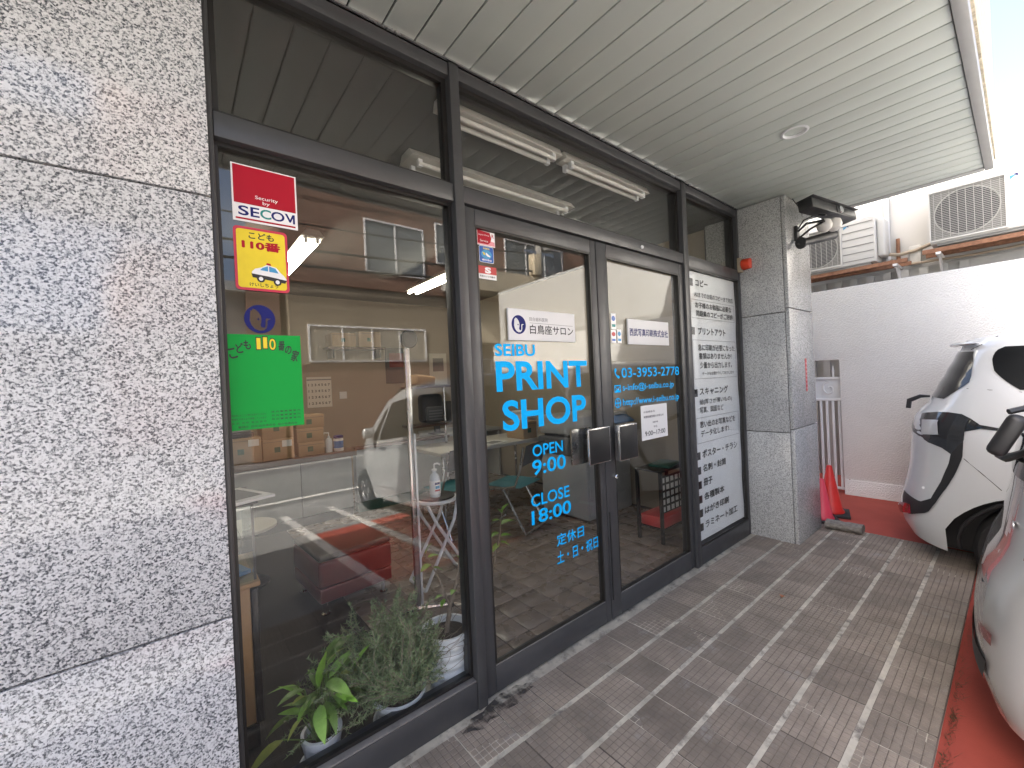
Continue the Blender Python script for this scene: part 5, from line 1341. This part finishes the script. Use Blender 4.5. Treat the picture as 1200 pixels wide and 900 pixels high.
# rear window wrapping round the corner
win = P([(1122.7, 462.7), (1136, 449.3), (1140, 433), (1142, 412)])
zb_ = I(1104, 467.5)
cl = [(0.0, zb_[1]), (0.0, win[1][1]+.02), (0.0, win[2][1]+.02), (0, win[3][1]+.012)]
wr = [(zb_[0]+.03, zb_[1]+.002)]+win[1:]
for sd in (1, -1): c1.patch('rear_window', cl, wr, 'car_glass', .004, sd, 14, 14)
q = P([(1163, 420), (1166, 436), (1177, 445.5), (1200, 457)]); zt_ = I(1173, 406.5)[1]
am = q[3][0]
lft = [(q[3][0]-.02, q[3][1]), (q[2][0], q[2][1]), (q[1][0], q[1][1]), (q[0][0], q[0][1]), (q[0][0]+.012, zt_-.02), (q[0][0]+.06, zt_)]
rgt = [(am+.75, q[3][1]-.03), (am+.75, q[2][1]), (am+.74, q[1][1]), (am+.72, q[0][1]), (am+.70, zt_-.01), (am+.66, zt_)]
c1.sym('quarter_window', lft, rgt, 'car_glass', .004)
c1.sym('door_window', [(am+.82, q[3][1]-.05), (am+.79, zt_)], [(am+1.75, q[3][1]-.06), (am+1.35, zt_-.02)], 'car_glass', .004)
# black tail-light cluster, its clear lamp and the boomerang trim
TB = P([(1074, 508), (1089, 518.5), (1105, 525), (1116, 533), (1130, 516), (1131, 506), (1149, 502.5), (1178, 506)])
TT = P([(1072, 489), (1083, 484), (1100, 483), (1113, 483.5), (1128, 485.5), (1139, 491), (1149, 498), (1178, 503)])
TB = [(max(0.05, TB[0][0]-.10), TB[0][1]+.005)]+TB; TT = [(max(0.05, TT[0][0]-.10), TT[0][1])]+TT
for sd in (1, -1):
    rows = [[c1.pos(a+(b[0]-a)*k/5, z+(b[1]-z)*k/5, sd, .006) for (a, z), b in zip(TB, TT)] for k in range(6)]
    o = link('tail_lamp', MB().grid(rows).mesh('tail_lamp', 'car_black', smooth=True, angle=60), c1.root)
    lc = P([(1081.5, 509), (1082, 492)]); rc = P([(1101, 509.5), (1101, 492.5)])
    c1.patch('lamp_lens', lc, rc, 'lamp_clear', .009, sd, 6, 6, o)
IN = P([(1115.7, 531), (1113, 543.5), (1104.7, 563), (1092.5, 584), (1080, 588), (1067, 580)])
OU = P([(1130, 516), (1129, 536), (1120.6, 555.7), (1106, 577.7), (1089, 601), (1068, 603)])
IN.append((max(.03, IN[-1][0]-.13), IN[-1][1]+.005)); OU.append((max(.03, OU[-1][0]-.13), OU[-1][1]+.01))
for sd in (1, -1): c1.patch('bumper_trim', IN, OU, 'car_trim', .010, sd, 26, 5)
rl, rr_ = P([(1059, 599), (1058, 588)]), P([(1070, 602), (1069, 591)])
c1.sym('reflector', rl, rr_, 'lamp_red', .014)
c1.strip('belt_crease', P([(1133, 455.3), (1160, 457), (1198, 459.5)]), .0016, 'panel_gap', .0005)
c1.strip('panel_gap', P([(1129.5, 537.5), (1150, 554.5), (1174, 575)]), .0022, 'panel_gap', .0005)
c1.strip('panel_gap', P([(1138, 410), (1150, 404), (1170, 393.5)]), .0026, 'panel_gap', .0005)
tp = c1.pos(*I(1063, 571), 1, .003); link('bumper_cap', MB().lathe([(.008, -.002), (.008, .003), (.004, .004)], c1.pos(*I(1082.5, 571.5), 1, .002), 12, Matrix.Rotation(R(-70), 4, 'Y')).mesh('bumper_cap', 'sticker_white', smooth=True), c1.root)
# spoiler lip, rear wiper, roof aerial, inner arch lip
SPx = [c1.pos(a, 1.605, 1, .0) for a in (.0, .3, .55, .72, .80)]
for sd in (1, -1):
    pts = [Vector((p.x*sd, p.y+.035, p.z+.012)) for p in SPx]
    link('spoiler', MB().tube(pts, [.034, .034, .032, .028, .012], 10, flat=.45).mesh('spoiler', 'car_pearl', smooth=True), c1.root)
wp = [c1.pos(.26, 1.235, 1, .01), c1.pos(.25, 1.215, 1, .06), c1.pos(.24, 1.15, 1, .085), c1.pos(.24, 1.11, 1, .06)]
link('rear_wiper', MB().tube(wp, [.008, .014, .018, .016], 8).mesh('rear_wiper', 'black_plastic', smooth=True), c1.root)
ap = c1.pos(c1.a_of_s(.62), c1.zt(.62)-.0, 1); ap2 = c1.pos(c1.a_of_s(1.3), c1.zt(1.3), 1)
link('roof_rail', MB().tube([ap+Vector((.10, 0, .030)), ap.lerp(ap2, .5)+Vector((.10, 0, .040)), ap2+Vector((.10, 0, .042))], .007, 6).mesh('roof_rail', 'black_plastic', smooth=True), c1.root)
for (sc_, zc, r) in c1.arches:
    for sd in (1, -1):
        pts = [c1.pos(c1.a_of_s(sc_)+(r*1.0)*math.cos(th), zc+r*1.0*math.sin(th), sd, -.01) for th in [math.pi*k/16 for k in range(17)]]
        link('arch_lip', MB().tube(pts, .012, 6).mesh('arch_lip', 'car_trim', smooth=True), c1.root)
for sd in (1, -1): c1.patch('door_handle', [(c1.a_of_s(1.5), .86), (c1.a_of_s(1.5), .90)], [(c1.a_of_s(1.68), .86), (c1.a_of_s(1.68), .90)], 'car_pearl', .02, sd)
c1.finish()

# --- silver kei wagon in the next bay
y0 = -1.305
c2 = Car('kei_wagon', 'silver small wagon backed in at the right edge of the picture', .735, 3.38, .30, 3.2,
    [(.2, .05), (.32, .01), (.5, .0), (.62, .015), (.75, .055), (1.0, .075), (1.25, .11), (1.5, .16), (1.65, .20)],
    [(0, 1.53), (.3, 1.55), (1.0, 1.575), (1.7, 1.56), (2.1, 1.47), (2.65, 1.10), (2.85, .98), (3.2, .90), (3.38, .80)],
    [(.15, .95), (.35, .99), (.6, 1.0), (.95, .985), (1.05, .965), (1.4, .875), (1.6, .84)], .20, [(.46, .26, .325), (2.92, .26, .325)], .10,
    Vector((2.735, y0, ground_z(y0-.46)+SLOPE*.46)), PITCH_CAR, 'car_silver', 2.72, [(.2, .08), (.5, 0), (.8, .06), (1.6, .2)])
c2.build_body(); c2.under()
for S in (.46, 2.92):
    for sd in (1, -1): c2.wheel(S, sd, .275)
A = c2.a_of_s
c2.sym('door_window', [(A(.50), 1.07), (A(.40), 1.18), (A(.44), 1.36), (A(.52), 1.42)], [(A(1.30), 1.00), (A(1.30), 1.15), (A(1.30), 1.36), (A(1.29), 1.435)], 'car_glass', .004)
c2.sym('door_window', [(A(1.36), .995), (A(1.36), 1.43)], [(A(2.20), .95), (A(1.90), 1.40)], 'car_glass', .004)
c2.sym('quarter_window', [(A(2.24), .955), (A(2.00), 1.34)], [(A(2.45), .95), (A(2.06), 1.33)], 'car_glass', .004, nr=4, nc=3)
for sd in (1, -1): c2.patch('rear_window', [(0, 1.0), (0, 1.42)], [(.60, 1.02), (.56, 1.42)], 'car_glass', .004, sd)
for sd in (1, -1): c2.patch('tail_lamp', [(.62, .78), (.64, 1.12)], [(.82, .80), (.80, 1.14)], 'lamp_red', .006, sd)
for sd in (1, -1): c2.patch('bumper_trim', [(0, .30), (0, .38)], [(.55, .30), (.58, .38)], 'car_trim', .006, sd)
c2.sym('reflector', [(.52, .46), (.52, .50)], [(.62, .46), (.62, .50)], 'lamp_red', .008)
for path in ([(A(1.33), .42), (A(1.33), 1.0)], [(A(2.30), .45), (A(2.34), .95)], [(A(.80), .52), (A(.60), .80), (A(.60), 1.0)], [(A(.8), .36), (A(1.5), .355), (A(2.5), .36)], [(.0, .60), (.4, .60), (.72, .62), (A(.3), .66)]):
    for sd in (1, -1): c2.strip('panel_gap', path, .0028, 'panel_gap', .0, sd)
for sd in (1, -1):
    for S in (1.42, 2.0): c2.patch('door_handle', [(A(S), .84), (A(S), .875)], [(A(S+.15), .84), (A(S+.15), .875)], 'chrome', .022, sd, 4, 6)
    mp = c2.pos(A(2.28), 1.0, sd, .0)+Vector((-sd*.10, 0, .05)); mb = MB().obox(mp, (.15, .10, .13)); link('door_mirror', mb.mesh('door_mirror', 'car_silver', bevel=.035, seg=4), c2.root)
    c2.patch('headlamp', [(A(3.0), .62), (A(3.0), .80)], [(c2.acc[-1]-.35, .66), (c2.acc[-1]-.35, .78)], 'lamp_clear', .005, sd)
for sd in (1, -1):
    rows = []
    xs_ = [0, .2, .4, .52]
    link('windscreen', MB().grid([[Vector((-sd*x, -(2.0+.0+.60*t), 1.535-.435*t+.045-.03*(x/.6)**2+.012)) for x in xs_] for t in (0, .25, .5, .75, 1)]).mesh('windscreen', 'car_glass', smooth=True), c2.root)
wp = [c2.pos(.10, 1.04, 1, .01), c2.pos(.30, 1.06, 1, .05), c2.pos(.50, 1.08, 1, .055), c2.pos(.62, 1.13, 1, .05)]
link('rear_wiper', MB().tube(wp, [.012, .012, .014, .010], 8).mesh('rear_wiper', 'black_plastic', smooth=True), c2.root)
link('badge', MB().obox(c2.pos(.50, .86, 1, .004), (.05, .006, .02)).mesh('badge', 'chrome', bevel=.002), c2.root)
um = c2.pos(.58, 1.19, 1, .10)
link('rear_mirror', MB().obox(um+Vector((0, 0, -.03)), (.05, .05, .15), (R(20), 0, 0)).mesh('rear_mirror', 'black_plastic', bevel=.02, seg=3), c2.root)
link('mirror_stem', MB().tube([um+Vector((0, 0, .05)), c2.pos(.56, 1.30, 1, .0)], .010, 6).mesh('mirror_stem', 'black_plastic', smooth=True), c2.root)
c2.finish()

# ================================================================ across the street (seen in the glass)
OY = -11.0
t = thing('brick_building', 'brown brick building across the street, mirrored in the shop window', 'building', (9, OY-2, ROADZ))
MB().box(2.4, 16.5, OY-6, OY, 4.45, 8.8).build('upper_storeys', 'brick_far', t)
MB().box(2.55, 8.0, OY-6, OY-.05, 2.15, 4.4495).build('concrete_storey', 'concrete_far', t)
MB().box(8.001, 16.4, OY-6, OY-.04, 2.9, 4.4495).build('cream_storey', 'cream_far', t)
MB().box(2.5, 8.0, OY-6, OY-.02, ROADZ, 2.1495).build('ground_storey', 'brick_far', t); MB().box(8.001, 16.4, OY-6, OY-.8, ROADZ, 2.8995).build('ground_storey', 'concrete_far', t)
MB().box(8.2, 13.8, OY+.0005, OY+.9, 4.60, 4.75).build('balcony_slab', 'cream_far', t); MB().box(8.2, 13.8, OY+.82, OY+.9, 4.7505, 5.35).build('balcony_wall', 'cream_far', t)
def win(x0, x1, z0, z1, y, m='win_far', n=2, nm='window'):
    w_ = MB()
    for a, b, c, d in ((x0-.05, x1+.05, z0-.05, z0), (x0-.05, x1+.05, z1, z1+.05), (x0-.05, x0, z0, z1), (x1, x1+.05, z0, z1)): w_.box(a, b, y-.02, y+.05, c, d)
    for k in range(1, n): xm = x0+(x1-x0)*k/n; w_.box(xm-.025, xm+.025, y-.02, y+.045, z0, z1)
    o = w_.build(nm, 'sticker_white', t)
    for k in range(n): MB().box(x0+(x1-x0)*k/n+.026*(k > 0), x0+(x1-x0)*(k+1)/n-.026*(k < n-1), y+.003, y+.015, z0, z1).build('pane', m, o)
win(4.75, 6.65, 5.0, 6.55, OY); win(10.2, 13.3, 5.36, 6.9, OY, n=3); win(7.2, 8.0, 5.6, 6.9, OY, n=1); win(4.75, 6.65, 7.5, 8.5, OY); win(10.2, 13.3, 7.6, 8.6, OY, n=3)
win(3.05, 6.6, 2.25, 3.22, OY-.05, 'blind_far', 4)
for k in range(34): MB().box(3.07+.104*k, 3.135+.104*k, OY-.034, OY-.028, 2.27, 3.2).build('blind_slat', 'blind_slat', t)
win(9.0, 11.5, .3, 2.3, OY-.8, 'win_far', 3)
a_ = MB().box(7.3, 8.05, OY+.02, OY+.3, 4.60, 5.15).build('outdoor_unit', 'ac_white', t, bevel=.01); MB().lathe([(.0005, 0), (.2, 0)], (7.58, OY+.304, 4.88), 28, Matrix.Rotation(R(-90), 4, 'X'), cap=False).build('fan_opening', 'ac_dark', a_)
t = thing('grey_house', 'low grey house left of the brick building across the street', 'building', (-3, OY-3, ROADZ))
MB().box(-9, 1.6, OY-6, OY-.6, ROADZ, 4.1).build('wall', 'house_far', t); MB().box(-9.2, 1.75, OY-6.2, OY-.3, 4.1005, 4.35).build('roof_edge', 'grey_far', t)
MB().box(1.601, 2.38, OY-6, OY-.3, ROADZ, 4.9).build('stair_wall', 'brick_far', t)
win(-.9, .7, 1.6, 2.9, OY-.6); win(-4.5, -2.5, .3, 2.9, OY-.6)
t = thing('grey_building', 'grey building farther along the street', 'building', (24, OY-2, ROADZ))
MB().box(17.2, 32, OY-8, OY+.2, ROADZ, 8.0).build('wall', 'grey_far', t); win(19, 21, 1, 3, OY+.2); win(24, 26.5, 4, 6, OY+.2)
def upole(x, y, lab):
    t = thing('utility_pole', lab, 'utility pole', (x, y, ROADZ), 'utility poles along the street')
    MB().tube([(x, y, ROADZ), (x, y, 9.5)], [.17, .12], 16).build('shaft', 'pole_concrete', t, smooth=True)
    for z in (6.3, 7.8, 8.6): MB().box(x-.8, x+.8, y-.05, y+.05, z, z+.10).build('crossarm', 'steel', t)
    MB().box(x-.55, x-.20, y+.0, y+.35, 5.4, 6.2).build('junction_box', 'cream_far', t, bevel=.02)
    MB().lathe([(.22, 0), (.24, .05), (.24, .75), (.18, .85)], (x+.45, y, 6.5), 20).build('transformer', 'grey_far', t, smooth=True)
    for k in range(3): MB().tube([(x, y+.15, 5.0+.3*k), (x+.5, y+.1, 5.3+.2*k), (x+1.4, y, 4.7+.4*k)], .03, 6).build('stay', 'steel', t, smooth=True)
upole(11.3, -10.3, 'concrete utility pole with boxes, mirrored in the left door'); upole(-11, -10.3, 'concrete utility pole farther down the street')
for q, (z, y) in enumerate(((8.65, -10.0), (8.65, -10.6), (7.85, -10.0), (6.4, -10.5), (5.6, -10.1), (5.2, -10.2))):
    pts = [(-11+22.3*k/16, y, z-.55*(1-((k-8)/8)**2)) for k in range(17)]
    tag(MB().tube(pts, .022 if q < 4 else .035, 5).build('overhead_cable', 'cable', smooth=True), 'black overhead cable, %s of those strung between the utility poles' % ('highest front', 'highest rear', 'second highest', 'middle', 'second lowest', 'lowest')[q], 'cable', 'cables over the street')
pts = [(-30+45*k/10, -9.6-.2*k, 6.0+.25*k) for k in range(11)]
# ---------------------------------------------------------------- tidy up
bpy.data.objects.remove(_to)
